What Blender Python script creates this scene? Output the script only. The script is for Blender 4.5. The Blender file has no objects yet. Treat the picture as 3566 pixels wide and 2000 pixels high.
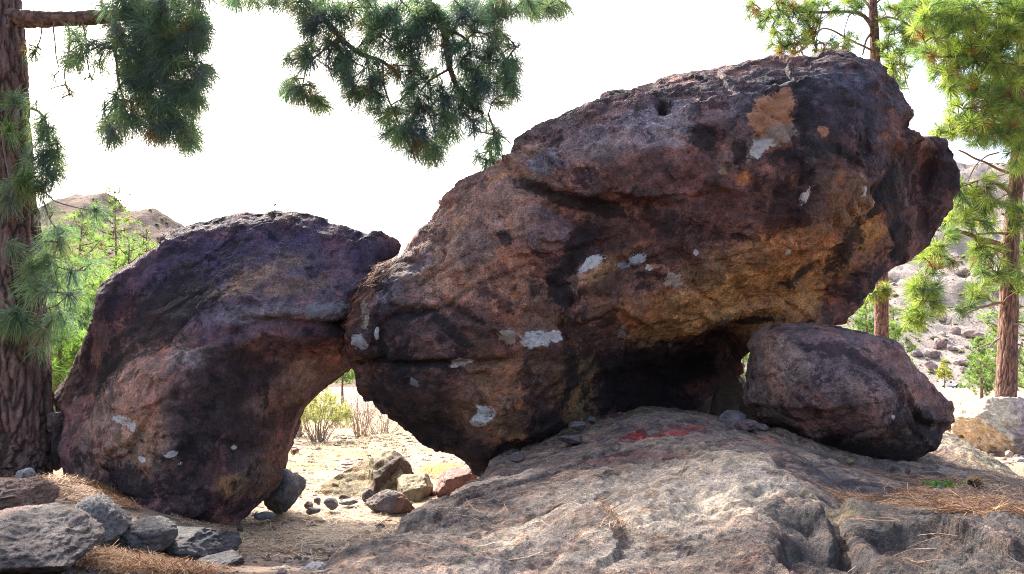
import bpy, math, random
import numpy as np
from mathutils import Vector
from mathutils.bvhtree import BVHTree

# ------------------------------------------------------------------ camera, sky, sun, exposure
SC = bpy.context.scene
COLL = SC.collection
FPX, CXP, CYP = 2799.0, 1783.0, 1000.0          # photograph's focal length and centre, in its pixels
PITCH = math.atan(315.0 / FPX)
CAMZ = 1.6
camd = bpy.data.cameras.new('camera')
camd.sensor_width = 36.0
camd.lens = 36.0 * FPX / 3566.0
camd.clip_start = 0.05
camd.clip_end = 6000
cam = bpy.data.objects.new('camera', camd)
COLL.objects.link(cam)
cam.location = (0, 0, CAMZ)
cam.rotation_euler = (math.pi / 2 + PITCH, 0, 0)
SC.camera = cam

TOSUN = Vector((-0.38, 0.60, 0.72)).normalized()
elev = math.asin(TOSUN.z)
world = bpy.data.worlds.new('World')
SC.world = world
world.use_nodes = True
wn = world.node_tree
wn.nodes.clear()
sky = wn.nodes.new('ShaderNodeTexSky')
sky.sky_type = 'NISHITA'
sky.sun_disc = False
sky.sun_elevation = elev
sky.sun_rotation = math.atan2(TOSUN.x, TOSUN.y)
sky.air_density = 1.0
sky.dust_density = 7.0
sky.ozone_density = 1.0
bg = wn.nodes.new('ShaderNodeBackground')
bg.inputs['Strength'].default_value = 0.15
wo = wn.nodes.new('ShaderNodeOutputWorld')
wn.links.new(sky.outputs[0], bg.inputs[0])
wn.links.new(bg.outputs[0], wo.inputs[0])

sund = bpy.data.lights.new('sun', 'SUN')
sund.energy = 2.7
sund.angle = math.radians(1.2)
sund.color = (1.0, 0.95, 0.87)
sun = bpy.data.objects.new('sun', sund)
COLL.objects.link(sun)
sun.rotation_euler = TOSUN.to_track_quat('Z', 'Y').to_euler()
sun.location = (-20, 10, 30)

SC.view_settings.view_transform = 'Standard'
SC.view_settings.look = 'None'
SC.view_settings.gamma = 1.0
SC.view_settings.exposure = 2.2
SC.view_settings.use_curve_mapping = False
SC.render.engine = 'CYCLES'
SC.cycles.use_denoising = True
SC.cycles.filter_width = 1.0
SC.cycles.denoising_prefilter = 'NONE'
SC.cycles.max_bounces = 6
SC.cycles.diffuse_bounces = 4
SC.cycles.use_adaptive_sampling = True
SC.cycles.adaptive_threshold = 0.015
SC.cycles.transparent_max_bounces = 8

rng = np.random.default_rng(7)
random.seed(7)

# ------------------------------------------------------------------ projection
_f = np.array([0, math.cos(PITCH), math.sin(PITCH)])
_u = np.array([0, -math.sin(PITCH), math.cos(PITCH)])
_r = np.array([1.0, 0, 0])
CAMP = np.array([0, 0, CAMZ])


def ray(u, v):
    return _f + _r * ((u - CXP) / FPX) + _u * ((CYP - v) / FPX)


def P(u, v, Y):
    d = ray(u, v)
    return CAMP + d * (Y / d[1])


# ------------------------------------------------------------------ noise
_prm = np.random.default_rng(3).permutation(256)
_prm = np.concatenate([_prm, _prm, _prm]).astype(np.int64)
_g = np.random.default_rng(4).normal(size=(256, 3))
_g /= np.linalg.norm(_g, axis=1)[:, None]
_rv = np.random.default_rng(5).random((256, 3))


def pn(p, seed=0):
    p = p + seed * 17.31
    i = np.floor(p).astype(np.int64)
    f = p - i
    i &= 255
    w = f * f * f * (f * (f * 6 - 15) + 10)
    out = 0.0
    for dx in (0, 1):
        wx = w[:, 0] if dx else 1 - w[:, 0]
        hx = _prm[(i[:, 0] + dx) & 255]
        for dy in (0, 1):
            wy = wx * (w[:, 1] if dy else 1 - w[:, 1])
            hy = _prm[(hx + i[:, 1] + dy) & 255]
            for dz in (0, 1):
                wz = wy * (w[:, 2] if dz else 1 - w[:, 2])
                g = _g[_prm[(hy + i[:, 2] + dz) & 255]]
                out = out + wz * (g[:, 0] * (f[:, 0] - dx) + g[:, 1] * (f[:, 1] - dy) + g[:, 2] * (f[:, 2] - dz))
    return out * 1.6


def fbm(p, octv=4, seed=0, gain=0.5, ridged=False):
    a, s, out = 1.0, 1.0, 0.0
    for k in range(octv):
        n = pn(p * s, seed + k * 3)
        if ridged:
            n = 1 - 2 * np.abs(n)
        out = out + a * n
        a *= gain
        s *= 2.03
    return out


def worley(p, seed=0, want_off=False):
    p = p + seed * 9.77
    i = np.floor(p).astype(np.int64)
    f = p - i
    n = len(p)
    f1 = np.full(n, 9.0)
    f2 = np.full(n, 9.0)
    cid = np.zeros(n, np.int64)
    off = np.zeros((n, 3)) if want_off else None
    for dx in (-1, 0, 1):
        hx = _prm[(i[:, 0] + dx) & 255]
        for dy in (-1, 0, 1):
            hy = _prm[(hx + ((i[:, 1] + dy) & 255)) & 255]
            for dz in (-1, 0, 1):
                h = _prm[(hy + ((i[:, 2] + dz) & 255)) & 255]
                o = _rv[h] + np.array([dx, dy, dz]) - f
                d = (o * o).sum(1)
                m = d < f1
                f2 = np.where(m, f1, np.minimum(f2, d))
                cid[m] = h[m]
                if want_off:
                    off[m] = o[m]
                f1 = np.where(m, d, f1)
    if want_off:
        return np.sqrt(f1), np.sqrt(f2), cid, off
    return np.sqrt(f1), np.sqrt(f2), cid


def facets(p, scale, seed, tilt, step):
    """broken planes: every cell of the rock is a flat face with its own tilt and height"""
    f1, f2, cid, off = worley(p * scale, seed, True)
    t = (_rv[(cid * 7 + 13) & 255] - .5) * 2
    d = (off * t).sum(1) * tilt + (_rv[cid][:, 0] - .5) * step
    return d * sstep(-.02, .07, f2 - f1), f2 - f1, cid


def sstep(a, b, x):
    t = np.clip((x - a) / (b - a), 0, 1)
    return t * t * (3 - 2 * t)


class TPS:
    def __init__(self, xy, val, smooth=1e-4):
        xy = np.asarray(xy, float)
        n = len(xy)
        K = self.k(xy, xy) + np.eye(n) * smooth
        Pm = np.c_[np.ones(n), xy]
        A = np.block([[K, Pm], [Pm.T, np.zeros((3, 3))]])
        s = np.linalg.lstsq(A, np.r_[np.asarray(val, float), 0, 0, 0], rcond=None)[0]
        self.xy, self.w, self.a = xy, s[:n], s[n:]

    @staticmethod
    def k(a, b):
        d = ((a[:, None, :] - b[None]) ** 2).sum(-1)
        return d * np.log(d + 1e-9) * 0.5

    def __call__(self, q):
        out = np.empty(len(q))
        for s in range(0, len(q), 20000):
            b = q[s:s + 20000]
            out[s:s + 20000] = self.k(b, self.xy) @ self.w + self.a[0] + b @ self.a[1:]
        return out


# ------------------------------------------------------------------ mesh helpers
def to_mesh(name, v, faces, smooth=True, col=None):
    """faces: (M,3) or (M,4) array, or a list of such arrays"""
    if not isinstance(faces, list):
        faces = [faces]
    faces = [np.asarray(f, np.int64) for f in faces if len(f)]
    me = bpy.data.meshes.new(name)
    v = np.asarray(v, np.float32)
    me.vertices.add(len(v))
    me.vertices.foreach_set('co', v.ravel())
    tot = np.concatenate([np.full(len(f), f.shape[1]) for f in faces])
    loops = np.concatenate([f.ravel() for f in faces]).astype(np.int32)
    starts = np.r_[0, np.cumsum(tot)[:-1]].astype(np.int32)
    me.loops.add(len(loops))
    me.loops.foreach_set('vertex_index', loops)
    me.polygons.add(len(tot))
    me.polygons.foreach_set('loop_start', starts)
    me.polygons.foreach_set('use_smooth', np.full(len(tot), smooth, bool))
    me.update(calc_edges=True)
    if col is not None:
        set_col(me, col)
    return me


def set_attr(me, name, rgba):
    a = me.color_attributes.new(name, 'FLOAT_COLOR', 'POINT')
    a.data.foreach_set('color', np.asarray(rgba, np.float32).ravel())


def set_col(me, col):
    a = me.color_attributes.get('Col') or me.color_attributes.new('Col', 'FLOAT_COLOR', 'POINT')
    c = np.ones((len(me.vertices), 4), np.float32)
    c[:, :3] = col
    a.data.foreach_set('color', c.ravel())


def tag(o, label=None, cat=None, group=None, kind=None):
    if label: o['label'] = label
    if cat: o['category'] = cat
    if group: o['group'] = group
    if kind: o['kind'] = kind
    return o


def link(name, me, mat=None, parent=None, loc=(0, 0, 0), **kw):
    o = bpy.data.objects.new(name, me)
    COLL.objects.link(o)
    o.location = loc
    if mat is not None and me is not None and not me.materials:
        me.materials.append(mat)
    if parent is not None:
        o.parent = parent
    return tag(o, **kw)


def root(name, loc, **kw):
    return link(name, None, loc=tuple(loc), **kw)


def base_of(v):
    return np.array([v[:, 0].mean(), v[:, 1].mean(), v[:, 2].min()])


def tubes(paths, sides=6, col=None, cap=True):
    """paths: list of (pts (n,3), radii (n,)). returns verts, [faces], col"""
    V, Fq, Ft, C, off = [], [], [], [], 0
    ang = np.arange(sides) * 2 * np.pi / sides
    ca, sa = np.cos(ang), np.sin(ang)
    j = np.arange(sides)
    jn = (j + 1) % sides
    for k, (pt, rd) in enumerate(paths):
        pt = np.asarray(pt, float)
        rd = np.asarray(rd, float)
        n = len(pt)
        t = np.gradient(pt, axis=0)
        t /= np.linalg.norm(t, axis=1)[:, None] + 1e-9
        ref = np.array([0.31, 0.85, 0.2]) if abs(t[0] @ np.array([0.31, 0.85, 0.2])) < 0.85 else np.array([1.0, 0, 0.1])
        a = np.cross(t, ref)
        a /= np.linalg.norm(a, axis=1)[:, None] + 1e-9
        b = np.cross(t, a)
        ring = pt[:, None] + rd[:, None, None] * (a[:, None] * ca[None, :, None] + b[:, None] * sa[None, :, None])
        V.append(ring.reshape(-1, 3))
        i = np.arange(n - 1)[:, None] * sides
        Fq.append(np.stack([i + j, i + jn, i + sides + jn, i + sides + j], -1).reshape(-1, 4) + off)
        if cap:
            V.append(pt[-1:] + t[-1:] * rd[-1])
            e = off + (n - 1) * sides
            Ft.append(np.stack([e + j, e + jn, np.full(sides, off + n * sides)], -1))
            off += 1
        if col is not None:
            C.append(np.repeat(np.asarray(col[k])[None], n * sides + (1 if cap else 0), 0))
        off += n * sides
    return np.concatenate(V), [np.concatenate(Fq)] + ([np.concatenate(Ft)] if Ft else []), (np.concatenate(C) if C else None)


def smooth_path(pts, n):
    pts = np.asarray(pts, float)
    if len(pts) == 2:
        t = np.linspace(0, 1, n)[:, None]
        return pts[0] * (1 - t) + pts[1] * t
    p = np.vstack([2 * pts[0] - pts[1], pts, 2 * pts[-1] - pts[-2]])
    m = len(pts) - 1
    out = []
    for q in np.linspace(0, m - 1e-6, n):
        i = int(q)
        t = q - i
        a, b, c, d = p[i], p[i + 1], p[i + 2], p[i + 3]
        out.append(0.5 * (2 * b + (c - a) * t + (2 * a - 5 * b + 4 * c - d) * t * t + (3 * b - a - 3 * c + d) * t ** 3))
    return np.array(out)


# ------------------------------------------------------------------ materials
def mat_new(name):
    m = bpy.data.materials.new(name)
    m.use_nodes = True
    nt = m.node_tree
    nt.nodes.clear()
    return m, nt


def nd(nt, typ, ins=None, **props):
    n = nt.nodes.new(typ)
    for k, v in props.items():
        setattr(n, k, v)
    for k, v in (ins or {}).items():
        s = n.inputs[k]
        if hasattr(v, 'bl_rna') and isinstance(v, bpy.types.NodeSocket):
            nt.links.new(v, s)
        else:
            s.default_value = v
    return n


def noise(nt, vec, scale, detail=6, rough=0.6, dist=0.0):
    return nd(nt, 'ShaderNodeTexNoise', {'Vector': vec, 'Scale': scale, 'Detail': detail, 'Roughness': rough, 'Distortion': dist}).outputs[0]


def ramp(nt, fac, stops):
    n = nd(nt, 'ShaderNodeValToRGB', {0: fac})
    e = n.color_ramp.elements
    while len(e) < len(stops):
        e.new(0.5)
    for k, (p, c) in enumerate(stops):
        e[k].position = p
        e[k].color = (c, c, c, 1) if not isinstance(c, tuple) else (*c, 1)
    return n.outputs[0]


def mix(nt, a, b, fac, blend='MIX'):
    n = nt.nodes.new('ShaderNodeMix')
    n.data_type = 'RGBA'
    n.blend_type = blend
    for idx, v in ((0, fac), (6, a), (7, b)):
        s = n.inputs[idx]
        if isinstance(v, bpy.types.NodeSocket):
            nt.links.new(v, s)
        elif idx == 0:
            s.default_value = v
        else:
            s.default_value = (*v, 1) if len(v) == 3 else v
    return n.outputs[2]


def bump(nt, h, strength, dist, prev=None):
    ins = {'Height': h, 'Strength': strength, 'Distance': dist}
    if prev is not None:
        ins['Normal'] = prev
    return nd(nt, 'ShaderNodeBump', ins).outputs[0]


def out_principled(nt, col, rough=0.85, normal=None, spec=0.25, **kw):
    ins = {'Base Color': col if isinstance(col, bpy.types.NodeSocket) else (*col, 1), 'Roughness': rough, 'Specular IOR Level': spec}
    if normal is not None:
        ins['Normal'] = normal
    ins.update(kw)
    b = nd(nt, 'ShaderNodeBsdfPrincipled', ins)
    o = nd(nt, 'ShaderNodeOutputMaterial', {0: b.outputs[0]})
    return b


def rock_mat(name, k=1.0, speck=0.5, contrast=1.0, base=None, stretch=None, bumpk=1.0, crust=0.0, layers=False, gloss=(.7, .95)):
    m, nt = mat_new(name)
    co = nd(nt, 'ShaderNodeTexCoord').outputs['Object']
    if stretch:
        co = nd(nt, 'ShaderNodeMapping', {'Vector': co, 'Rotation': stretch[0], 'Scale': stretch[1]}).outputs[0]
    c = nd(nt, 'ShaderNodeAttribute', attribute_name='Col').outputs['Color'] if base is None else nd(nt, 'ShaderNodeRGB').outputs[0]
    if base is not None:
        c.default_value = (*base, 1)
    c0 = c
    n1 = noise(nt, co, 3.4 * k, 5, 0.7, 0.5)
    n2 = noise(nt, co, 19 * k, 5, 0.72)
    n3 = noise(nt, co, 75 * k, 3, 0.65)
    n4 = noise(nt, co, 8 * k, 6, 0.78, 0.8)
    lo, hi = 1 - 0.55 * contrast, 1 + 0.55 * contrast
    c = mix(nt, c, ramp(nt, n1, [(0.3, lo), (0.5, 1.0), (0.72, hi)]), 1.0, 'MULTIPLY')
    c = mix(nt, c, ramp(nt, n2, [(0.32, 1 - .5 * contrast), (0.5, 1.0), (0.7, 1 + .45 * contrast)]), 1.0, 'MULTIPLY')
    c = mix(nt, c, ramp(nt, n3, [(0.30, 1 - .45 * contrast), (0.5, 1.0), (0.70, 1 + .5 * contrast)]), 1.0, 'MULTIPLY')
    if crust:      # soot-black crust and rusty weathering, in ragged patches
        n5 = noise(nt, co, 1.7 * k, 8, 0.74, 0.35)
        bare = ramp(nt, c0, [(.20, 1.0), (.36, .15)])      # fresh chalky breaks carry little crust

        def keepf(f):
            return nd(nt, 'ShaderNodeMath', {0: f, 1: bare}, operation='MULTIPLY').outputs[0]
        n6 = nd(nt, 'ShaderNodeTexNoise', {'Vector': nd(nt, 'ShaderNodeMapping', {'Vector': co, 'Location': (7.3, 2.1, 5.5), 'Scale': (1, 1, .6)}).outputs[0], 'Scale': 2.3 * k, 'Detail': 8, 'Roughness': .72}).outputs[0]
        c = mix(nt, c, mix(nt, c, (1.6, 1.3, 1.12), 1.0, 'MULTIPLY'), keepf(ramp(nt, n6, [(.50, 0.0), (.56, crust)])))
        c = mix(nt, c, mix(nt, c, (.30, .27, .33), 1.0, 'MULTIPLY'), keepf(ramp(nt, n5, [(.53, 0.0), (.565, crust)])))
    if layers:
        jag = nd(nt, 'ShaderNodeMath', {0: nd(nt, 'ShaderNodeMath', {0: n4, 1: .95}, operation='MULTIPLY').outputs[0], 1: nd(nt, 'ShaderNodeMath', {0: n2, 1: .75}, operation='MULTIPLY').outputs[0]}, operation='ADD').outputs[0]

        def cover(val):
            t = nd(nt, 'ShaderNodeMath', {0: val, 1: jag}, operation='ADD').outputs[0]
            return nd(nt, 'ShaderNodeMath', {0: t, 1: .85}, operation='SUBTRACT').outputs[0]
        sa_ = nd(nt, 'ShaderNodeAttribute', attribute_name='Soot').outputs['Fac']
        c = mix(nt, c, (.016, .012, .016), ramp(nt, cover(sa_), [(.44, 0.0), (.55, .88)]))
        pa_ = nd(nt, 'ShaderNodeAttribute', attribute_name='Patch')
        pc_ = mix(nt, pa_.outputs['Color'], ramp(nt, n2, [(.3, .7), (.7, 1.25)]), 1.0, 'MULTIPLY')
        c = mix(nt, c, pc_, ramp(nt, cover(pa_.outputs['Alpha']), [(.49, 0.0), (.55, .95)]))
    # dark mineral crust flecks and light grains
    c = mix(nt, c, (0.012, 0.011, 0.014), ramp(nt, n4, [(0.60, 0.0), (0.68, 0.7)]))
    c = mix(nt, c, (0.36, 0.31, 0.27), ramp(nt, n3, [(0.66, 0.0), (0.76, speck)]))
    b = bump(nt, n4, 0.8 * bumpk, 0.09 / k)
    b = bump(nt, n2, 0.9 * bumpk, 0.04 / k, b)
    b = bump(nt, n3, 0.8 * bumpk, 0.010 / k, b)
    rg = ramp(nt, n2, [(0.3, gloss[0]), (0.7, gloss[1])])
    out_principled(nt, c, rg, b, 0.4)
    return m


def leaf_mat(name, trans=0.35, rough=0.55):
    m, nt = mat_new(name)
    c = nd(nt, 'ShaderNodeAttribute', attribute_name='Col').outputs['Color']
    b = nd(nt, 'ShaderNodeBsdfPrincipled', {'Base Color': c, 'Roughness': rough, 'Specular IOR Level': 0.3})
    tc = mix(nt, c, (1.25, 1.35, 0.75), 1.0, 'MULTIPLY')
    t = nd(nt, 'ShaderNodeBsdfTranslucent', {'Color': tc})
    mx = nd(nt, 'ShaderNodeMixShader', {0: trans, 1: b.outputs[0], 2: t.outputs[0]})
    nd(nt, 'ShaderNodeOutputMaterial', {0: mx.outputs[0]})
    return m


def attr_mat(name, rough=0.8, scale=40, bumpd=0.004, var=0.4):
    m, nt = mat_new(name)
    co = nd(nt, 'ShaderNodeTexCoord').outputs['Object']
    c = nd(nt, 'ShaderNodeAttribute', attribute_name='Col').outputs['Color']
    n = noise(nt, co, scale, 6, 0.65)
    c = mix(nt, c, ramp(nt, n, [(0.3, 1 - var), (0.7, 1 + var)]), 1.0, 'MULTIPLY')
    out_principled(nt, c, rough, bump(nt, n, 0.7, bumpd), 0.25)
    return m


def plain_mat(name, col, rough=0.5, spec=0.4, **kw):
    m, nt = mat_new(name)
    co = nd(nt, 'ShaderNodeTexCoord').outputs['Object']
    n = noise(nt, co, 5, 4, 0.6)
    c = mix(nt, (*col, 1), ramp(nt, n, [(0.3, 0.85), (0.7, 1.12)]), 1.0, 'MULTIPLY')
    out_principled(nt, c, rough, None, spec, **kw)
    return m


M_ROCK = rock_mat('boulder_rock', 1.0, 0.3, 1.0, crust=1.0, bumpk=1.5, layers=True, gloss=(.6, .88))
M_MOUND = rock_mat('mound_rock', 1.0, 0.3, 1.0, crust=0.5)
M_SLAB = rock_mat('slab_rock', 1.9, 0.5, 0.95, stretch=((0, 0, 0.5), (1.0, 1.5, 1.6)), bumpk=1.3, crust=0.85)
M_STONE = rock_mat('stone_rock', 2.6, 0.35, 0.75)
M_FARROCK = rock_mat('hill_rock', 1.3, 0.3, 0.9)
M_NEEDLE = leaf_mat('pine_needles', 0.55)
M_BARK = attr_mat('pine_bark', 0.85, 45, 0.006, 0.45)
M_TWIG = attr_mat('twig_bark', 0.85, 60, 0.003, 0.35)
M_LITTER = leaf_mat('needle_litter', 0.12, 0.6)
M_GRASS = leaf_mat('dry_grass_blades', 0.4, 0.6)


# ------------------------------------------------------------------ ground
def terrain_grid(xs, ys, zf):
    X, Y = np.meshgrid(xs, ys)
    q = np.c_[X.ravel(), Y.ravel()]
    z = zf(q)
    v = np.c_[q, z]
    nx, ny = len(xs), len(ys)
    i = (np.arange(ny - 1)[:, None] * nx + np.arange(nx - 1)).ravel()
    return v, np.stack([i, i + 1, i + nx + 1, i + nx], -1)


gp = [(800, 1840, 8.0), (1000, 1735, 10), (1200, 1735, 10), (1100, 1615, 14), (1300, 1615, 14), (700, 1615, 14), (1000, 1525, 20), (1500, 1525, 20), (300, 1525, 20),
      (900, 1880, 7.3), (1150, 1900, 7.2), (1300, 1840, 8.0), (60, 1662, 8.4), (-300, 1650, 8.4), (250, 1690, 7.6), (330, 1720, 7.2), (100, 1765, 6.0), (-300, 1750, 6), (100, 1960, 4.2), (-300, 1960, 4.2),
      (420, 1975, 4.6), (560, 1960, 5.4), (700, 1960, 5.8), (950, 1975, 5.9), (1150, 1990, 6.0), (1400, 1990, 5.2), (3450, 1600, 10), (3480, 1590, 11.5), (3566, 1600, 10.5), (3450, 1470, 16), (3900, 1480, 16), (3900, 1600, 11), (-200, 1560, 12), (200, 1560, 12), (2500, 1560, 13)]
gxy = [P(*g)[:2] for g in gp]
gz = [P(*g)[2] for g in gp]
for x, y, z in [(2, 6, 0.3), (3.5, 5, 0.3), (1, 8, 0.3), (4, 9, 0.4), (0, 2, 0.45), (-3, 2, 0.6), (3, 2, 0.4), (0, -3, 0.4), (-6, -3, 0.6), (6, -3, 0.4), (7, 3, 0.4), (-8, 3, 0.6), (9, 7, 0.4), (-10, 9, 0.6), (-4, 26, 0.0), (4, 26, 0.0), (12, 26, 0), (-14, 26, 0.1)]:
    gxy.append((x, y)); gz.append(z)
g_tps = TPS(gxy, gz, 1e-3)


def ground_z(q):
    d = np.hypot(q[:, 0], q[:, 1] - 6)
    p3 = np.c_[q, np.zeros(len(q))]
    far = -0.0062 * np.clip(d, 0, 400)
    near = d < 40
    z = far.copy()
    if near.any():
        w = sstep(14, 30, d[near])
        z[near] = g_tps(q[near]) * (1 - w) + far[near] * w
    z = z + 0.035 * fbm(p3 * 1.1, 4, 1) * sstep(200, 20, d) + 0.25 * fbm(p3 * 0.06, 4, 2) * sstep(15, 60, d)
    z = z + 0.010 * fbm(p3 * 7.0, 3, 5) * sstep(30, 8, d)
    return z


def stretch_axis(c, h0, lo, hi, n):
    # sinh-spaced samples: fine near c, coarse far away
    a0, a1 = math.asinh((lo - c) / h0), math.asinh((hi - c) / h0)
    return c + h0 * np.sinh(np.linspace(a0, a1, n))


gv, gf = terrain_grid(stretch_axis(-1.2, 2.2, -900, 900, 290), stretch_axis(8.5, 2.6, -60, 1500, 330), ground_z)
m, nt = mat_new('dry_ground')
co = nd(nt, 'ShaderNodeTexCoord').outputs['Object']
n1 = noise(nt, co, 0.5, 8, 0.65, 0.4)
n2 = noise(nt, co, 5, 8, 0.7, 0.5)
n3 = noise(nt, co, 38, 6, 0.7)
c = mix(nt, (0.255, 0.19, 0.14), (0.22, 0.15, 0.10), ramp(nt, n1, [(0.38, 0.0), (0.62, 1.0)]))
c = mix(nt, c, (0.30, 0.235, 0.18), ramp(nt, n2, [(0.5, 0.0), (0.68, 0.8)]))
c = mix(nt, c, (0.10, 0.075, 0.06), ramp(nt, n3, [(0.56, 0.0), (0.72, 0.75)]))
c = mix(nt, c, mix(nt, (.13, .10, .082), (.20, .14, .10), ramp(nt, n2, [(.4, 0.0), (.6, 1.0)])), nd(nt, 'ShaderNodeAttribute', attribute_name='Col').outputs['Fac'])
b = bump(nt, n2, 0.6, 0.05)
b = bump(nt, n3, 0.7, 0.015, b)
out_principled(nt, c, 0.95, b, 0.15)
M_GROUND = m
soil = (1 - sstep(-3.0, -2.0, gv[:, 0])) * (1 - sstep(8.5, 10.5, gv[:, 1])) + (1 - sstep(6.0, 6.9, gv[:, 1] + .4 * fbm(gv * 1.5, 3, 9)))
gcol = np.repeat(np.clip(soil, 0, 1)[:, None], 3, 1)
GROUND = link('ground', to_mesh('ground', gv, gf, col=gcol), M_GROUND, kind='structure')
BVH_G = BVHTree.FromPolygons(gv.tolist(), gf.tolist())


# ------------------------------------------------------------------ hills (structure)
def blobmask(x, z, bl, warp):
    cx, cz, rx, rz, ang = bl
    ca, sa = math.cos(ang), math.sin(ang)
    dx, dz = x - cx, z - cz
    a = (dx * ca + dz * sa) / rx
    b2 = (-dx * sa + dz * ca) / rz
    return np.sqrt(a * a + b2 * b2) + warp


def hill_mesh(prof, Y0, Y1, n=(200, 90), seed=0, rough=1.0, base=-3.0):
    """prof: list of (u, v) skyline pixels at depth Y1; slope rises from Y0 to Y1 then falls behind"""
    sk = np.array([P(u, v, Y1) for u, v in prof])
    nx, ny = n
    xs = np.linspace(sk[0, 0], sk[-1, 0], nx)
    hz = np.interp(xs, sk[:, 0], sk[:, 2])
    ys = np.r_[np.linspace(Y0, Y1, ny), np.linspace(Y1 + (Y1 - Y0) * .05, Y1 + (Y1 - Y0) * 0.8, ny // 4)]
    X, Yg = np.meshgrid(xs, ys)
    t = np.clip((Yg - Y0) / (Y1 - Y0), 0, 2)
    prf = np.where(t <= 1, t ** 1.15, 1 - (t - 1) * 0.6)
    Z = base + (hz[None] - base) * prf
    # keep slope straight under perspective: x spreads with depth
    q = np.c_[X.ravel(), Yg.ravel(), Z.ravel()]
    s = (Y1 - Y0)
    amp = rough * np.clip(t.ravel() * 3, 0, 1)
    q[:, 2] += amp * (s * 0.035 * fbm(q / s * 5, 5, seed) + s * 0.012 * fbm(q / s * 22, 4, seed + 5, 0.6, True))
    L = len(ys)
    i = (np.arange(L - 1)[:, None] * nx + np.arange(nx - 1)).ravel()
    return q, np.stack([i, i + 1, i + nx + 1, i + nx], -1)


def hill_material(name, ca, cb, shrub, k, sh=0.6):
    m, nt = mat_new(name)
    co = nd(nt, 'ShaderNodeTexCoord').outputs['Object']
    n1 = noise(nt, co, 0.035 * k, 9, 0.7, 0.5)
    n2 = noise(nt, co, 0.30 * k, 8, 0.75, 0.5)
    n3 = noise(nt, co, 1.3 * k, 6, 0.7)
    c = mix(nt, ca, cb, ramp(nt, n1, [(0.35, 0.0), (0.65, 1.0)]))
    c = mix(nt, c, (0.12, 0.09, 0.085), ramp(nt, n2, [(0.55, 0.0), (0.66, 0.8)]))
    c = mix(nt, c, shrub, ramp(nt, n3, [(0.52, 0.0), (0.62, sh)]))
    b = bump(nt, n2, 0.9, 2.0 / k)
    b = bump(nt, n3, 0.8, 0.5 / k, b)
    out_principled(nt, c, 0.95, b, 0.1)
    return m


M_HILL_R = hill_material('scree_slope', (0.33, 0.275, 0.255), (0.25, 0.205, 0.19), (0.15, 0.17, 0.085), 1.6, 0.85)
M_HILL_L = hill_material('scrub_hill', (0.22, 0.15, 0.125), (0.17, 0.12, 0.10), (0.12, 0.14, 0.07), 0.5, 0.6)
hv, hf = hill_mesh([(1300, 1290), (1700, 1150), (2000, 900), (2300, 740), (2800, 640), (3150, 600), (3330, 570), (3450, 575), (3700, 560), (4300, 500)], 300, 560, seed=3, rough=0.8, base=-2.6)
HILL_R = link('hillside', to_mesh('hillside', hv, hf), M_HILL_R, kind='structure')
BVH_H = BVHTree.FromPolygons(hv.tolist(), hf.tolist())
hv, hf = hill_mesh([(-900, 900), (-100, 850), (120, 760), (190, 720), (240, 682), (262, 674), (300, 684), (330, 682), (370, 678), (400, 700), (440, 742), (500, 740), (530, 736), (570, 758), (620, 782), (700, 830), (800, 880), (1000, 960), (1200, 1120), (1500, 1260)], 260, 520, (320, 80), seed=8, rough=0.28, base=-3)
link('hill', to_mesh('hill', hv, hf), M_HILL_L, kind='structure')
hv, hf = hill_mesh([(3000, 640), (3300, 610), (3380, 585), (3420, 572), (3500, 568), (3800, 600), (4400, 640)], 620, 900, seed=12, rough=0.3, base=-4)
link('hill', to_mesh('hill_far', hv, hf), hill_material('wooded_hill', (0.10, 0.11, 0.09), (0.13, 0.11, 0.10), (0.05, 0.08, 0.04), 0.5, 0.8), kind='structure')


# ------------------------------------------------------------------ big rocks
def polyline_sd(x, z, pts):
    """distance to polyline and signed side"""
    best = np.full(len(x), 1e9)
    side = np.zeros(len(x))
    for (ax, az), (bx, bz) in zip(pts[:-1], pts[1:]):
        dx, dz = bx - ax, bz - az
        L2 = dx * dx + dz * dz + 1e-12
        t = np.clip(((x - ax) * dx + (z - az) * dz) / L2, 0, 1)
        d = np.hypot(x - ax - t * dx, z - az - t * dz)
        s = dx * (z - az) - dz * (x - ax)
        m = d < best
        best = np.where(m, d, best)
        side = np.where(m, np.sign(s), side)
    return best, side


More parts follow.
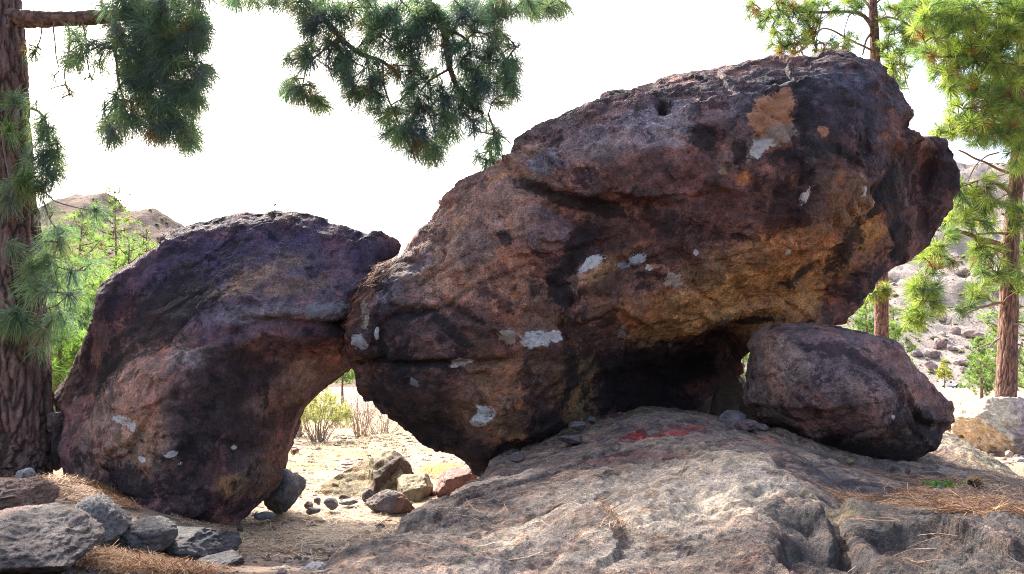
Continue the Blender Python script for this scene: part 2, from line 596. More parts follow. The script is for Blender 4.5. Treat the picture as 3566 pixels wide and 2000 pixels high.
def big_rock(name, outline, D, ctrl, R, back, center, voxel, cracks=(), ledges=(), base_col=(0.1, 0.07, 0.06), blobs=(), amp=1.0, seed=0, colY=-0.6, mat=None, label='', cat='boulder'):
    rimw = np.array([P(o[0], o[1], D + (o[2] if len(o) > 2 else 0.0)) for o in outline])
    n = 420
    # closed resample by arc length
    c = np.vstack([rimw, rimw[:1]])
    s = np.r_[0, np.cumsum(np.linalg.norm(np.diff(c, axis=0), axis=1))]
    q = np.linspace(0, s[-1], n, endpoint=False)
    rim = np.stack([np.interp(q, s, c[:, k]) for k in range(3)], -1)
    cw = P(center[0], center[1], D)
    xy, val = [], []
    for k in range(0, n, 10):
        xy.append((rim[k, 0], rim[k, 2])); val.append(rim[k, 1])
    for (u, v, dy) in ctrl:
        w = P(u, v, D + dy)
        xy.append((w[0], w[2])); val.append(D + dy + R)
    tps = TPS(xy, val, 2e-3)
    sr = np.r_[np.linspace(0.02, 0.9, 46), np.linspace(0.91, 1.0, 10)]
    XZ = np.array([[cw[0], cw[2]]])[None] + sr[:, None, None] * (rim[None][:, :, [0, 2]] - np.array([cw[0], cw[2]]))
    nr = len(sr)
    flat = XZ.reshape(-1, 2)
    w = np.repeat(sr, n)
    yf = tps(flat) - R * np.sqrt(np.clip(1 - w ** 7, 0, 1))
    rimy = np.tile(rim[:, 1], nr)
    edge = np.clip((1 - w) / 0.10, 0, 1)
    yf = rimy * (1 - edge ** 0.6) + yf * edge ** 0.6
    yb = rimy * w + (D) * (1 - w) + back * np.clip(1 - w ** 2.6, 0, 1) ** 0.6
    yb = np.maximum(yb, yf + 0.05 * (1 - w))
    V = [np.c_[flat[:, 0], yf, flat[:, 1]], np.c_[flat[: -n, 0], yb[: -n], flat[: -n, 1]]]
    nF = nr * n
    V.append(np.array([[cw[0], yf[:n].mean(), cw[2]], [cw[0], yb[:n].mean(), cw[2]]]))
    V = np.concatenate(V)
    j = np.arange(n)
    jn = (j + 1) % n
    Fq, Ft = [], []
    for r in range(nr - 1):
        Fq.append(np.stack([r * n + j, r * n + jn, (r + 1) * n + jn, (r + 1) * n + j], -1))
        a = nF + r * n
        bq = nF + (r + 1) * n if r + 1 < nr - 1 else (nr - 1) * n
        Fq.append(np.stack([a + jn, a + j, bq + j, bq + jn], -1))
    cf, cb = len(V) - 2, len(V) - 1
    Ft.append(np.stack([np.full(n, cf), jn, j], -1))
    Ft.append(np.stack([np.full(n, cb), nF + j, nF + jn], -1))
    me0 = to_mesh(name + '_draft', V, [np.concatenate(Fq), np.concatenate(Ft)])
    o0 = bpy.data.objects.new(name + '_draft', me0)
    COLL.objects.link(o0)
    md = o0.modifiers.new('r', 'REMESH')
    md.mode = 'VOXEL'
    md.voxel_size = voxel
    md.adaptivity = 0.0
    dg = bpy.context.evaluated_depsgraph_get()
    me = bpy.data.meshes.new_from_object(o0.evaluated_get(dg))
    me.name = name
    bpy.data.objects.remove(o0)
    bpy.data.meshes.remove(me0)
    N = len(me.vertices)
    v = np.empty(N * 3, np.float32)
    me.vertices.foreach_get('co', v)
    v = v.reshape(-1, 3).astype(float)
    nm = np.empty(N * 3, np.float32)
    me.vertex_normals.foreach_get('vector', nm)
    nm = nm.reshape(-1, 3).astype(float)
    # relief: lumps, ridges, chipped plates, pits
    warp = np.stack([pn(v * 1.1, seed + 40), pn(v * 1.1, seed + 41), pn(v * 1.1, seed + 42)], -1)
    vw = v + 0.22 * warp
    vw2 = v + 0.10 * warp + 0.03 * pn(v * 6, seed + 43)[:, None]
    d = 0.03 * fbm(vw * 1.1, 2, seed)
    da, ea, cid = facets(vw2, np.array([1.35, 1.35, 1.75]), seed + 1, 0.10, 0.05)
    db, eb, cidb = facets(vw2, np.array([3.6, 3.6, 5.2]), seed + 2, 0.045, 0.025)
    dc, ec, cidc = facets(v + 0.04 * warp, np.array([10, 10, 14]), seed + 4, 0.014, 0.012)
    d += da + db + dc
    d -= 0.018 * np.exp(-ea / 0.015) * sstep(.1, .4, pn(v * 1.3, seed + 8) + .2)
    d += 0.012 * fbm(v * 11, 3, seed + 6, 0.65)
    d -= 0.02 * np.clip(pn(v * 7.5, seed + 9) - 0.45, 0, 1) * 3
    d *= amp
    front = nm[:, 1] < 0.25
    for pts, wdt, dep in cracks:
        pw = [tuple(P(a, bb, D + colY)[[0, 2]]) for a, bb in pts]
        dd, _ = polyline_sd(v[:, 0] + 0.05 * warp[:, 0], v[:, 2] + 0.05 * warp[:, 1], pw)
        d -= np.where(front, dep * np.exp(-(dd / wdt) ** 2), 0)
    for pts, wdt, dep in ledges:      # right-hand side of the line (walking along it) is set back
        pw = [tuple(P(a, bb, D + colY)[[0, 2]]) for a, bb in pts]
        dd, sd = polyline_sd(v[:, 0] + 0.05 * warp[:, 0], v[:, 2] + 0.05 * warp[:, 2], pw)
        d += np.where(front, dep * (np.where(sd > 0, 0.35, -0.65)) * np.exp(-dd / wdt) * sstep(0, 0.03, dd), 0)
    v2 = v + nm * d[:, None]
    # stone colours, plus light and shade painted in by some blobs
    col = np.repeat(np.array(base_col)[None], N, 0)
    w1 = fbm(v * 2.2, 4, seed + 20, 0.6)
    w2 = fbm(v * 8, 3, seed + 24, 0.6)
    w3 = fbm(v * 21, 2, seed + 28, 0.7)
    tint = 1 + 0.35 * w1[:, None] * np.array([1.0, .9, .8]) + 0.18 * _rv[cid][:, 2:3] - 0.09
    col = col * tint
    soot_shade = np.zeros(N)
    patch = np.zeros((N, 4))
    dist0 = lambda d_, a_, b_, c_: d_ - .12 * b_ - .20 * c_
    for bl in blobs:
        (u, vv, ru, rv, ang, cc, al) = bl[:7]
        hard = bl[7] if len(bl) > 7 else 0.35
        w0 = P(u, vv, D + colY)
        k = (D + colY) / FPX
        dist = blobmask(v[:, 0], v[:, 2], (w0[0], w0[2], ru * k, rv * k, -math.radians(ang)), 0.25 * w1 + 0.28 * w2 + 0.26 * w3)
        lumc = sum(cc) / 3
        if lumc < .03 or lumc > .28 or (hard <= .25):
            # crisp stains and hollow shade: keep a soft coverage value, the material breaks its edge up finely
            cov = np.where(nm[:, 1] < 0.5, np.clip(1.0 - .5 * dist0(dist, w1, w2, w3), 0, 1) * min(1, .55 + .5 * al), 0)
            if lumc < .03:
                soot_shade = np.maximum(soot_shade, cov)
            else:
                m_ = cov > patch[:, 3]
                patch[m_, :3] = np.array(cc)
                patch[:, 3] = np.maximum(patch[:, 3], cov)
                soot_shade = np.where(cov > .45, np.minimum(soot_shade, .3), soot_shade)
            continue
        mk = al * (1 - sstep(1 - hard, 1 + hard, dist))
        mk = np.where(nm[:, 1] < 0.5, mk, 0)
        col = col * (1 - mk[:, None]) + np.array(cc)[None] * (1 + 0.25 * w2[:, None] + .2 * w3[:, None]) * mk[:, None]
    col = np.clip(col, 0.008, 0.8)
    lum = col.mean(1)[:, None]
    col = np.clip((lum + (col - lum) * 1.25) * (1 + .8 * sstep(.03, .10, lum) * (1 - sstep(.22, .4, lum))), 0.01, 0.75)
    org = base_of(v2)
    me.vertices.foreach_set('co', (v2 - org).astype(np.float32).ravel())
    me.polygons.foreach_set('use_smooth', np.ones(len(me.polygons), bool))
    me.update()
    set_col(me, col)
    set_attr(me, 'Patch', patch)
    set_attr(me, 'Soot', np.c_[soot_shade, soot_shade, soot_shade, np.ones(N)])
    me.materials.clear()
    o = link(name, me, mat or M_ROCK, loc=org, label=label, cat=cat)
    return o, v2


BLACK = (0.016, 0.013, 0.016)
SOOT = (0.028, 0.022, 0.024)
OCHRE = (0.30, 0.165, 0.075)
TAN = (0.25, 0.155, 0.10)
ORNG = (0.50, 0.235, 0.125)
CHALK = (0.74, 0.72, 0.71)
GREY = (0.20, 0.18, 0.185)
RED = (0.20, 0.075, 0.05)
VEIL_BLUE = (0.045, 0.043, 0.10)  # blue sky sheen and haze painted onto the leaning boulder's top

# --- leaning boulder on the left
outL = [(204, 1532), (221, 1467, .1), (183, 1402, .5), (202, 1349, .5), (263, 1273, .4), (293, 1200, .2), (320, 1128), (335, 1079), (348, 999), (408, 948), (484, 893), (547, 844), (588, 803), (637, 785), (692, 770), (754, 767), (803, 751), (851, 742), (913, 746), (962, 732), (996, 737), (1024, 732), (1066, 740), (1107, 747), (1135, 756), (1142, 770), (1200, 782), (1231, 796), (1273, 811), (1328, 806), (1353, 820), (1384, 834), (1394, 851), (1375, 930), (1330, 1050), (1270, 1180), (1214, 1277), (1172, 1311), (1126, 1357), (1081, 1395), (1043, 1433), (1020, 1478), (1005, 1532), (989, 1585), (978, 1631), (982, 1661), (959, 1707), (921, 1730, -.15), (868, 1783, -.35), (805, 1842, -.55), (720, 1890, -.8), (600, 1870, -.9), (470, 1810, -.8), (340, 1740, -.4), (228, 1690), (205, 1615)]
ctL = [(600, 870, -.28), (800, 820, -.3), (1000, 810, -.28), (1250, 880, -.25), (700, 980, -.55), (900, 950, -.6), (1100, 980, -.6), (1270, 990, -.45), (800, 1120, -.92), (1000, 1110, -.9), (1180, 1110, -.6), (640, 1130, -.8), (500, 1100, -.5),
       (450, 1300, -.85), (550, 1450, -1.08), (400, 1550, -.8), (650, 1600, -1.1), (700, 1300, -1.05), (620, 1230, -1.0), (900, 1280, -.6), (1050, 1230, -.42), (850, 1480, -.7), (950, 1500, -.35), (900, 1640, -.5), (790, 1740, -.8), (640, 1760, -1.1), (400, 1680, -.7), (290, 1400, -.25), (350, 1150, -.3), (440, 1000, -.3)]
crL = [([(1290, 1090), (1180, 1125), (1050, 1140), (940, 1135), (860, 1120)], 0.035, 0.05), ([(370, 1700), (380, 1590), (430, 1570), (500, 1550)], 0.03, 0.04), ([(620, 900), (700, 850), (760, 800)], 0.012, 0.02), ([(500, 1120), (600, 1050), (700, 990)], .02, .03), ([(300, 1330), (420, 1220), (560, 1150)], .03, .035)]
ldL = [([(1290, 1105), (1180, 1140), (1050, 1150), (940, 1140), (800, 1190), (700, 1230)], 0.22, 0.14), ([(380, 1700), (385, 1590), (470, 1570), (520, 1500)], 0.16, 0.08), ([(700, 1060), (640, 1150), (520, 1260)], .15, .06)]
blL = [(760, 930, 560, 230, -4, VEIL_BLUE, 0.62, .5), (560, 1070, 250, 150, -35, SOOT, .7), (960, 1030, 300, 110, -6, (0.10, 0.075, 0.085), 0.5), (1000, 1090, 240, 40, -5, GREY, .45), (860, 960, 190, 40, -25, (0.20, 0.14, 0.07), .45, .7), (1010, 990, 120, 30, -8, (0.20, 0.14, 0.07), .4, .7),
       (1120, 1075, 70, 35, -10, (0.30, .29, .32), .5), (480, 1170, 60, 130, 25, (.23, .10, .075), .55), (560, 1210, 80, 50, -30, RED, .6), (380, 1120, 45, 110, 10, RED, .4), (330, 1270, 60, 120, 20, SOOT, .6), (420, 1240, 80, 60, -30, SOOT, .6),
       (430, 1400, 170, 230, 10, (0.21, 0.145, 0.12), .75), (300, 1560, 110, 170, 5, (0.19, 0.14, 0.12), .7), (620, 1330, 130, 130, -20, (0.18, 0.115, 0.10), .6), (560, 1560, 130, 90, -25, (0.17, .12, .085), .6), (700, 1245, 60, 30, 30, GREY, .7), (650, 1240, 50, 40, 40, (.25, .2, .18), .6),
       (450, 1458, 55, 14, 6, CHALK, .85), (500, 1475, 30, 20, 30, CHALK, .5), (655, 1570, 22, 10, -25, CHALK, .85), (545, 1590, 16, 9, 20, CHALK, .8), (680, 1600, 13, 9, 0, CHALK, .4), (820, 1560, 10, 10, 0, CHALK, .4),
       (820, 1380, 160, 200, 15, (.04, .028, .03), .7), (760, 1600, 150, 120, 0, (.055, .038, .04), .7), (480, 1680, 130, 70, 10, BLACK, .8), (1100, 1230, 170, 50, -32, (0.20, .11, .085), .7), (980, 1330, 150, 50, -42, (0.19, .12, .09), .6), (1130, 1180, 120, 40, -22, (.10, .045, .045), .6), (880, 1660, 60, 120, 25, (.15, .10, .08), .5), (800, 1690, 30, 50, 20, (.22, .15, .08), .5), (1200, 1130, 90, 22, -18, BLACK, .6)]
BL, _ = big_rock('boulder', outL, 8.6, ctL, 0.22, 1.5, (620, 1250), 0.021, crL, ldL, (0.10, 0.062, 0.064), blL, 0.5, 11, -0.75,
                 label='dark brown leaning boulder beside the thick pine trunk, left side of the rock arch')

# --- the great tilted boulder
outB = [(1394, 855), (1432, 820), (1467, 779), (1508, 734), (1550, 685), (1591, 637), (1633, 606), (1695, 575), (1751, 543), (1792, 505), (1834, 471), (1882, 433), (1944, 415), (1993, 384), (2034, 367), (2083, 336), (2124, 318), (2159, 310), (2208, 312), (2263, 298), (2318, 273), (2400, 260), (2438, 253), (2528, 225), (2591, 216), (2646, 196), (2688, 202), (2785, 199), (2895, 183), (2951, 173), (2992, 188), (3041, 208), (3068, 218), (3089, 253), (3124, 298), (3165, 353), (3193, 384), (3196, 429), (3193, 457), (3207, 474, .2), (3262, 478, .3), (3304, 495, .3), (3338, 523, .3), (3345, 554, .3), (3338, 609, .3), (3338, 644, .3), (3321, 685, .3), (3321, 727, .3), (3297, 775, .3), (3269, 831, .3), (3234, 872, .3), (3200, 889, .3), (3130, 919, .2), (3061, 976), (3016, 1037), (2970, 1083), (2947, 1106), (2879, 1124), (2760, 1140), (2655, 1190, .2), (2602, 1252, .5), (2550, 1335, .9), (2400, 1440, 1.0), (2200, 1480, .8), (2050, 1520, .4), (1960, 1560, .1), (1800, 1625, -.1), (1686, 1655, -.1), (1648, 1640), (1595, 1602), (1526, 1572), (1465, 1549), (1404, 1496), (1351, 1450), (1298, 1412), (1264, 1359), (1245, 1313), (1237, 1283), (1222, 1275), (1195, 1250), (1184, 1212), (1165, 1144), (1176, 1113), (1186, 1060), (1200, 1030), (1252, 984), (1328, 930), (1377, 893)]
ctB = [(2950, 290, -.75), (2750, 300, -.85), (2500, 330, -.85), (2250, 400, -.8), (2050, 480, -.75), (1880, 590, -.7), (1700, 700, -.62), (1520, 840, -.55), (1400, 980, -.55), (1245, 1130, -.45), (1230, 1210, -.42),
       (3080, 480, -.55), (2950, 520, -.85), (2700, 560, -1.0), (2450, 600, -1.0), (2200, 650, -.85), (2000, 700, -.72), (2130, 800, -.62), (1800, 850, -.72), (1600, 1000, -.72), (1420, 1120, -.68),
       (3000, 720, -.68), (2750, 800, -.8), (2450, 830, -.8), (2250, 900, -.72), (2050, 960, -.6), (1950, 1010, -.5), (1800, 1020, -.72), (1600, 1170, -.75), (1400, 1230, -.6), (1300, 1260, -.42),
       (2950, 900, -.38), (2800, 980, -.3), (2600, 1000, -.42), (2400, 1050, -.45), (2200, 1040, -.6), (2050, 1120, -.62), (1930, 1180, -.72), (1750, 1170, -.78), (1700, 1300, -.72), (1500, 1330, -.62), (1350, 1330, -.4), (1750, 1450, -.68), (1600, 1500, -.4), (1880, 1350, -.6), (1900, 1480, -.42),
       (2880, 1070, .05), (2650, 1100, .0), (2450, 1150, .05), (2300, 1200, .15), (2150, 1200, -.3), (2020, 1280, -.35), (2200, 1320, .6), (2400, 1270, .9), (2350, 1370, 1.0), (2100, 1420, .25), (2500, 1220, .75),
       (3280, 600, .25), (3250, 750, .15), (3200, 820, .1), (3150, 800, -.1), (3140, 640, -.2), (3180, 560, 0.0), (3080, 900, -.1)]
crB = [([(2312, 345), (2312, 378)], 0.045, 0.16), ([(1200, 1275), (1300, 1258), (1420, 1268), (1540, 1262), (1650, 1262), (1760, 1250)], 0.03, 0.09), ([(1500, 1020), (1600, 1080), (1680, 1130), (1760, 1190), (1780, 1240)], 0.03, 0.06), ([(1350, 1060), (1450, 1090), (1560, 1060), (1640, 1000), (1760, 960), (1860, 920)], 0.02, 0.04),
       ([(1430, 960), (1540, 930), (1640, 880), (1730, 830), (1820, 800)], 0.02, 0.03), ([(1900, 720), (2010, 790), (2110, 870), (2200, 930)], 0.04, 0.06), ([(1980, 900), (2000, 1020), (1970, 1120), (1990, 1200)], 0.03, 0.07),
       ([(2430, 700), (2500, 620), (2600, 540)], .02, .02), ([(3190, 470), (3180, 560), (3120, 680), (3050, 760), (2990, 830)], .05, .06), ([(2950, 720), (3040, 790), (3200, 690)], .03, .05), ([(2720, 480), (2760, 560), (2760, 700)], .02, .03), ([(1560, 840), (1490, 950), (1400, 1010)], .02, .03),
       ([(1100 + 60 * 1, 1200), (1280, 1130), (1300, 1060)], .02, .03), ([(1800, 590), (1900, 630), (2050, 600)], .03, .04)]
ldB = [([(1560, 780), (1700, 640), (1880, 540), (2060, 440), (2300, 360), (2560, 300), (2800, 270)], 0.16, -0.08), ([(1780, 560), (1850, 640), (1980, 670), (2100, 700), (2250, 690)], 0.2, 0.10), ([(1980, 1060), (2120, 960), (2260, 880)], 0.15, -0.08),
       ([(1690, 1135), (1770, 1150), (1860, 1145), (1965, 1140)], .12, -.10), ([(2860, 900), (3000, 800), (3180, 690)], .12, .10), ([(1850, 880), (1960, 860), (2080, 830)], .12, .07), ([(2330, 1120), (2480, 1000), (2700, 940)], .2, .08), ([(2580, 600), (2600, 480), (2680, 350)], .1, .05), ([(1240, 1050), (1330, 1130), (1330, 1230)], .1, .06), ([(1600, 1280), (1640, 1400), (1720, 1500)], .12, -.06)]
blB = [(2312, 362, 22, 36, 0, BLACK, .95, .2),   # pit shade painted black, then broad fields
    (2600, 330, 720, 150, -8, (0.055, 0.046, 0.06), .85, .5), (2950, 420, 230, 230, 0, (0.05, 0.042, 0.058), .8, .5), (2150, 480, 330, 90, -22, (0.16, 0.135, 0.15), .6, .5), (2330, 430, 260, 60, -18, (0.19, .165, .18), .5, .6), (2450, 700, 330, 170, -10, (0.075, .045, .045), .75, .5), (2850, 680, 260, 160, 0, (0.07, .045, .042), .7, .5),
    (1700, 750, 300, 160, -40, (0.24, .155, .125), .8, .5), (1560, 950, 190, 130, -40, (0.23, .145, .11), .8), (1800, 960, 190, 120, -20, (0.21, .125, .095), .75), (1640, 860, 110, 70, -35, (.15, .13, .14), .5), (1900, 800, 120, 80, 20, (.10, .09, .11), .6),
    (2250, 860, 300, 120, -12, (0.085, .045, .038), .7), (2650, 960, 430, 120, -18, (0.36, .205, .105), .9, .5), (2480, 1060, 310, 80, -18, (0.39, .24, .13), .88), (2850, 1040, 170, 75, -30, (0.35, .20, .105), .88), (3080, 760, 110, 90, -40, OCHRE, .75), (2940, 700, 110, 90, 10, (.17, .095, .055), .5), (2750, 860, 200, 70, -20, (.10, .055, .04), .5),  # ochre rock, lifted to paint in the warm bounce under the overhang
    (3250, 600, 110, 120, 0, (.05, .037, .04), .85), (3290, 800, 60, 100, 20, (.035, .025, .028), .9), (3170, 600, 70, 110, 30, BLACK, .75), (3010, 830, 60, 110, 35, SOOT, .8), (3130, 690, 110, 18, -38, BLACK, .7),
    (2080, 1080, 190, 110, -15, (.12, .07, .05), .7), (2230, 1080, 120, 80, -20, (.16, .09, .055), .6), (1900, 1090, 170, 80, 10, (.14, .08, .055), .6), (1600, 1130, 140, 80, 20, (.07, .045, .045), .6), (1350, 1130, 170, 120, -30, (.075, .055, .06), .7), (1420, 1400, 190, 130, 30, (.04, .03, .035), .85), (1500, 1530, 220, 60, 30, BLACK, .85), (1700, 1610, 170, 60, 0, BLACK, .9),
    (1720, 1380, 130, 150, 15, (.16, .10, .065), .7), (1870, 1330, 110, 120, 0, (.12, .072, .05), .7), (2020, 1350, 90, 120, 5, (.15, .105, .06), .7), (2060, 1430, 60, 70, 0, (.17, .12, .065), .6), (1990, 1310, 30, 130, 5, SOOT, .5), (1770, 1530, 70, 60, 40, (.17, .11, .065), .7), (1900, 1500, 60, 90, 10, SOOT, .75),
    (2380, 1290, 260, 90, -8, BLACK, .95, .5), (2250, 1240, 170, 50, -10, BLACK, .8), (2300, 1400, 230, 90, 0, BLACK, .95), (2540, 1260, 60, 60, 0, (.06, .04, .03), .6),  # black fills the hollow, painting in its shade along with the soot
    # soot streaks and patches
    (2000, 700, 140, 30, 12, BLACK, .75), (2100, 720, 90, 30, 22, BLACK, .7), (1870, 650, 100, 30, 25, SOOT, .6), (2010, 860, 45, 110, 30, BLACK, .75), (1950, 1000, 40, 110, -12, BLACK, .8), (2060, 790, 60, 30, 30, BLACK, .6), (1760, 830, 25, 45, -20, BLACK, .8), (1420, 1090, 110, 22, -5, BLACK, .6), (1530, 1110, 90, 25, 35, BLACK, .65), (1400, 1262, 230, 20, 2, BLACK, .85), (1600, 1180, 60, 20, 40, SOOT, .8), (1280, 1240, 80, 30, 0, BLACK, .7),
    (2430, 500, 60, 60, 20, (.03, .025, .03), .7), (2790, 380, 50, 110, 0, (.03, .026, .036), .75), (2770, 440, 40, 120, 0, BLACK, .7), (2930, 350, 80, 50, -10, (.028, .026, .04), .7), (2700, 560, 200, 30, -5, SOOT, .4), (2550, 560, 30, 70, 0, SOOT, .6), (2900, 540, 160, 30, 10, SOOT, .4), (3050, 400, 30, 50, 20, BLACK, .5), (2690, 240, 140, 30, -8, (.03, .027, .04), .7), (2960, 250, 110, 60, 10, (.06, .06, .085), .8),
    (2250, 950, 80, 20, 0, BLACK, .4), (2150, 1150, 60, 60, 0, (.05, .03, .03), .6), (1700, 1190, 120, 40, 20, (.10, .055, .045), .6), (2850, 950, 90, 22, -30, SOOT, .5), (2720, 1090, 90, 18, 0, BLACK, .6), (2440, 950, 150, 40, -15, (.055, .035, .03), .55), (1760, 1000, 60, 40, 20, (.24, .14, .09), .6), (1520, 870, 90, 40, -40, (.24, .165, .13), .5), (1800, 780, 60, 60, 0, (.22, .13, .09), .5), (1590, 760, 30, 50, -45, (.27, .16, .10), .5),
    (1730, 590, 50, 20, -30, (.30, .17, .09), .6), (1890, 560, 60, 45, 10, (.13, .14, .17), .7), (1830, 520, 70, 28, -25, (.25, .16, .12), .6), (1340, 1000, 60, 40, -30, (.10, .10, .13), .6), (1450, 900, 50, 30, -40, (.13, .13, .17), .5), (2340, 480, 60, 60, 0, (.22, .2, .215), .5), (2120, 520, 70, 30, -20, (.23, .2, .2), .5),
    # fresh breaks and chalk
    (2670, 420, 62, 80, 10, ORNG, .95, .18), (2700, 370, 36, 40, 0, ORNG, .95, .18), (2620, 470, 40, 60, -20, ORNG, .8, .2), (2670, 500, 90, 45, -15, (.36, .27, .22), .9, .25), (2640, 520, 60, 32, -10, CHALK, .85, .3), (2615, 550, 42, 28, -20, CHALK, .7, .4), (2500, 620, 25, 22, 0, (.40, .29, .2), .85), (2840, 478, 22, 26, 10, ORNG, .9, .2), (2570, 640, 30, 22, -30, (.30, .15, .07), .7), (2560, 560, 110, 60, -35, (.16, .13, .13), .5), (3140, 440, 22, 20, 0, (.2, .1, .06), .6), (2735, 650, 14, 25, 0, (.26, .15, .09), .7),
    (2990, 660, 30, 45, 15, (.3, .2, .15), .6), (3005, 665, 10, 30, 20, CHALK, .6), (2780, 700, 14, 36, 30, CHALK, .6), (2750, 870, 14, 30, 40, CHALK, .5), (2420, 880, 12, 12, 0, CHALK, .6), (3010, 740, 50, 40, 0, TAN, .5), (3090, 740, 50, 60, -20, (.33, .21, .11), .6),
    (2075, 905, 40, 22, -35, CHALK, .9, .2), (2050, 925, 26, 14, -35, CHALK, .8, .2), (2225, 900, 46, 26, -10, (.45, .44, .47), .85), (2180, 915, 30, 20, 0, (.3, .29, .32), .7), (2260, 930, 20, 16, 40, CHALK, .6), (2350, 970, 40, 30, 20, (.52, .42, .34), .8), (2100, 940, 100, 24, -30, (.28, .17, .10), .6), (2290, 925, 80, 12, 10, ORNG, .5), (2180, 870, 120, 14, -20, (.3, .16, .08), .4), (2590, 1090, 26, 20, 0, (.45, .36, .28), .75), (2000, 960, 50, 40, -40, (.3, .24, .22), .5),
    (1770, 1175, 34, 24, 10, (.50, .42, .34), .9, .2), (1880, 1180, 70, 27, -4, CHALK, .9, .2), (1930, 1170, 34, 22, 0, CHALK, .85, .2), (1600, 1262, 36, 14, -5, (.55, .46, .40), .85, .2), (1630, 1260, 20, 10, 0, CHALK, .8), (1235, 1185, 32, 24, 10, (.52, .51, .55), .9, .25), (1250, 1100, 14, 40, 5, (.42, .36, .30), .8), (1240, 1060, 20, 28, 0, (.40, .34, .29), .7), (1290, 1160, 6, 30, 0, CHALK, .5), (1680, 1450, 40, 34, -35, CHALK, .9, .22), (1655, 1475, 20, 18, 0, CHALK, .85, .2), (1440, 1335, 30, 18, 20, (.3, .3, .33), .6), (2190, 1155, 24, 30, 0, (.35, .29, .26), .6), (1680, 1345, 22, 50, -25, (.30, .19, .12), .6), (1810, 1415, 22, 14, 0, (.30, .12, .06), .8)]
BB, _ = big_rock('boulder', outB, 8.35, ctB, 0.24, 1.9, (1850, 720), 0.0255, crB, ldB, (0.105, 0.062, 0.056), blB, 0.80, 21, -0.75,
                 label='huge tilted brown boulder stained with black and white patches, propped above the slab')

# --- round boulder under the overhang on the right
outR = [(2643, 1151), (2681, 1132), (2757, 1121), (2848, 1125), (2909, 1136), (2970, 1151), (3031, 1163), (3084, 1174), (3118, 1185), (3134, 1212), (3168, 1239), (3198, 1281), (3236, 1322), (3274, 1364), (3313, 1406), (3335, 1448), (3335, 1475), (3305, 1498), (3286, 1509), (3278, 1547), (3252, 1574), (3198, 1587), (3160, 1610), (3060, 1625), (2962, 1620), (2879, 1600), (2795, 1562), (2711, 1501), (2643, 1456), (2612, 1387), (2608, 1311), (2616, 1243), (2627, 1189)]
ctR = [(2720, 1200, -.4), (2750, 1300, -.55), (2850, 1220, -.5), (2950, 1300, -.72), (3050, 1250, -.45), (3100, 1380, -.68), (2800, 1420, -.62), (2950, 1430, -.75), (3000, 1520, -.5), (3180, 1450, -.5), (3250, 1430, -.28), (2900, 1560, -.1), (3150, 1550, -.3), (2700, 1430, -.4)]
crR = [([(3210, 1330), (3180, 1400), (3240, 1480), (3300, 1500)], .03, .05), ([(2700, 1170), (2900, 1200), (3050, 1280)], .02, .015)]
ldR = [([(3180, 1400), (3240, 1470), (3330, 1480)], .1, .08), ([(2640, 1400), (2760, 1440), (2900, 1420)], .2, .05)]
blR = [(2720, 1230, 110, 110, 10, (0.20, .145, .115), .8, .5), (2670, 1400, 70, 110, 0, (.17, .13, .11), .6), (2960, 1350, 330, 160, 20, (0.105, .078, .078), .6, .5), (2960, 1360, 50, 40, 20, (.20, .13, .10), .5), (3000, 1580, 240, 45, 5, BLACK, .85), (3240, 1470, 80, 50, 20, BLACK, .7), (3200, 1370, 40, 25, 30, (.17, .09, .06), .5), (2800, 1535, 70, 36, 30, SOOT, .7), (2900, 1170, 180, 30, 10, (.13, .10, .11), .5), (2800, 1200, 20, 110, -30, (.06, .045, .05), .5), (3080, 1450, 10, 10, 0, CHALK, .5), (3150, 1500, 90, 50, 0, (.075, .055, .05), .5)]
BR, _ = big_rock('boulder', outR, 7.95, ctR, 0.26, 1.1, (2930, 1370), 0.017, crR, ldR, (0.125, 0.085, 0.082), blR, 0.45, 31, -0.5,
                 label='rounded purplish brown boulder wedged under the right end of the huge tilted boulder')

# ------------------------------------------------------------------ foreground slab
slab_pts = [(1107, 2000, 3.4), (1191, 1920, 3.8), (1321, 1848, 4.5), (1435, 1783, 5.2), (1526, 1737, 5.8), (1633, 1676, 6.7), (1686, 1652, 7.1),
            (1747, 1612, 7.5), (1861, 1577, 7.7), (1960, 1539, 7.9), (2013, 1480, 8.4), (2127, 1463, 8.5), (2196, 1444, 8.6), (2287, 1440, 8.4), (2400, 1444, 8.1), (2500, 1462, 7.7), (2640, 1505, 7.2),
            (1700, 1900, 3.95), (1500, 1900, 4.0), (1700, 1800, 4.8), (1800, 1680, 6.0), (2000, 1990, 3.35), (2000, 1870, 3.9), (2000, 1740, 4.8), (2050, 1650, 5.6), (2100, 1560, 6.9), (2300, 1540, 6.6), (2250, 1640, 5.5), (2400, 1900, 3.75), (2400, 1750, 4.55), (2430, 1600, 5.8), (2550, 1560, 6.1), (2620, 1600, 5.5), (2700, 1650, 5.0), (2790, 1690, 4.75), (2700, 1800, 3.95), (2800, 1950, 3.35),
            (2760, 1590, 6.3), (2860, 1670, 5.6), (3000, 1760, 4.9), (3100, 1850, 4.1), (3300, 1950, 3.5), (3300, 1780, 4.8), (3500, 1900, 3.85), (3500, 1730, 5.6), (3000, 1650, 6.9), (3200, 1635, 7.3), (3150, 1700, 5.8), (3350, 1640, 7.2), (3400, 1570, 8.8), (3280, 1520, 9.8), (3335, 1501, 10.4), (3450, 1575, 9.5), (3566, 1650, 8.5), (3600, 1700, 7.0), (3700, 1950, 3.8), (2000, 1500, 8.8), (2900, 1560, 9)]
sxy, sz = [], []
for g in slab_pts:
    w = P(*g)
    sxy.append(w[:2]); sz.append(w[2])
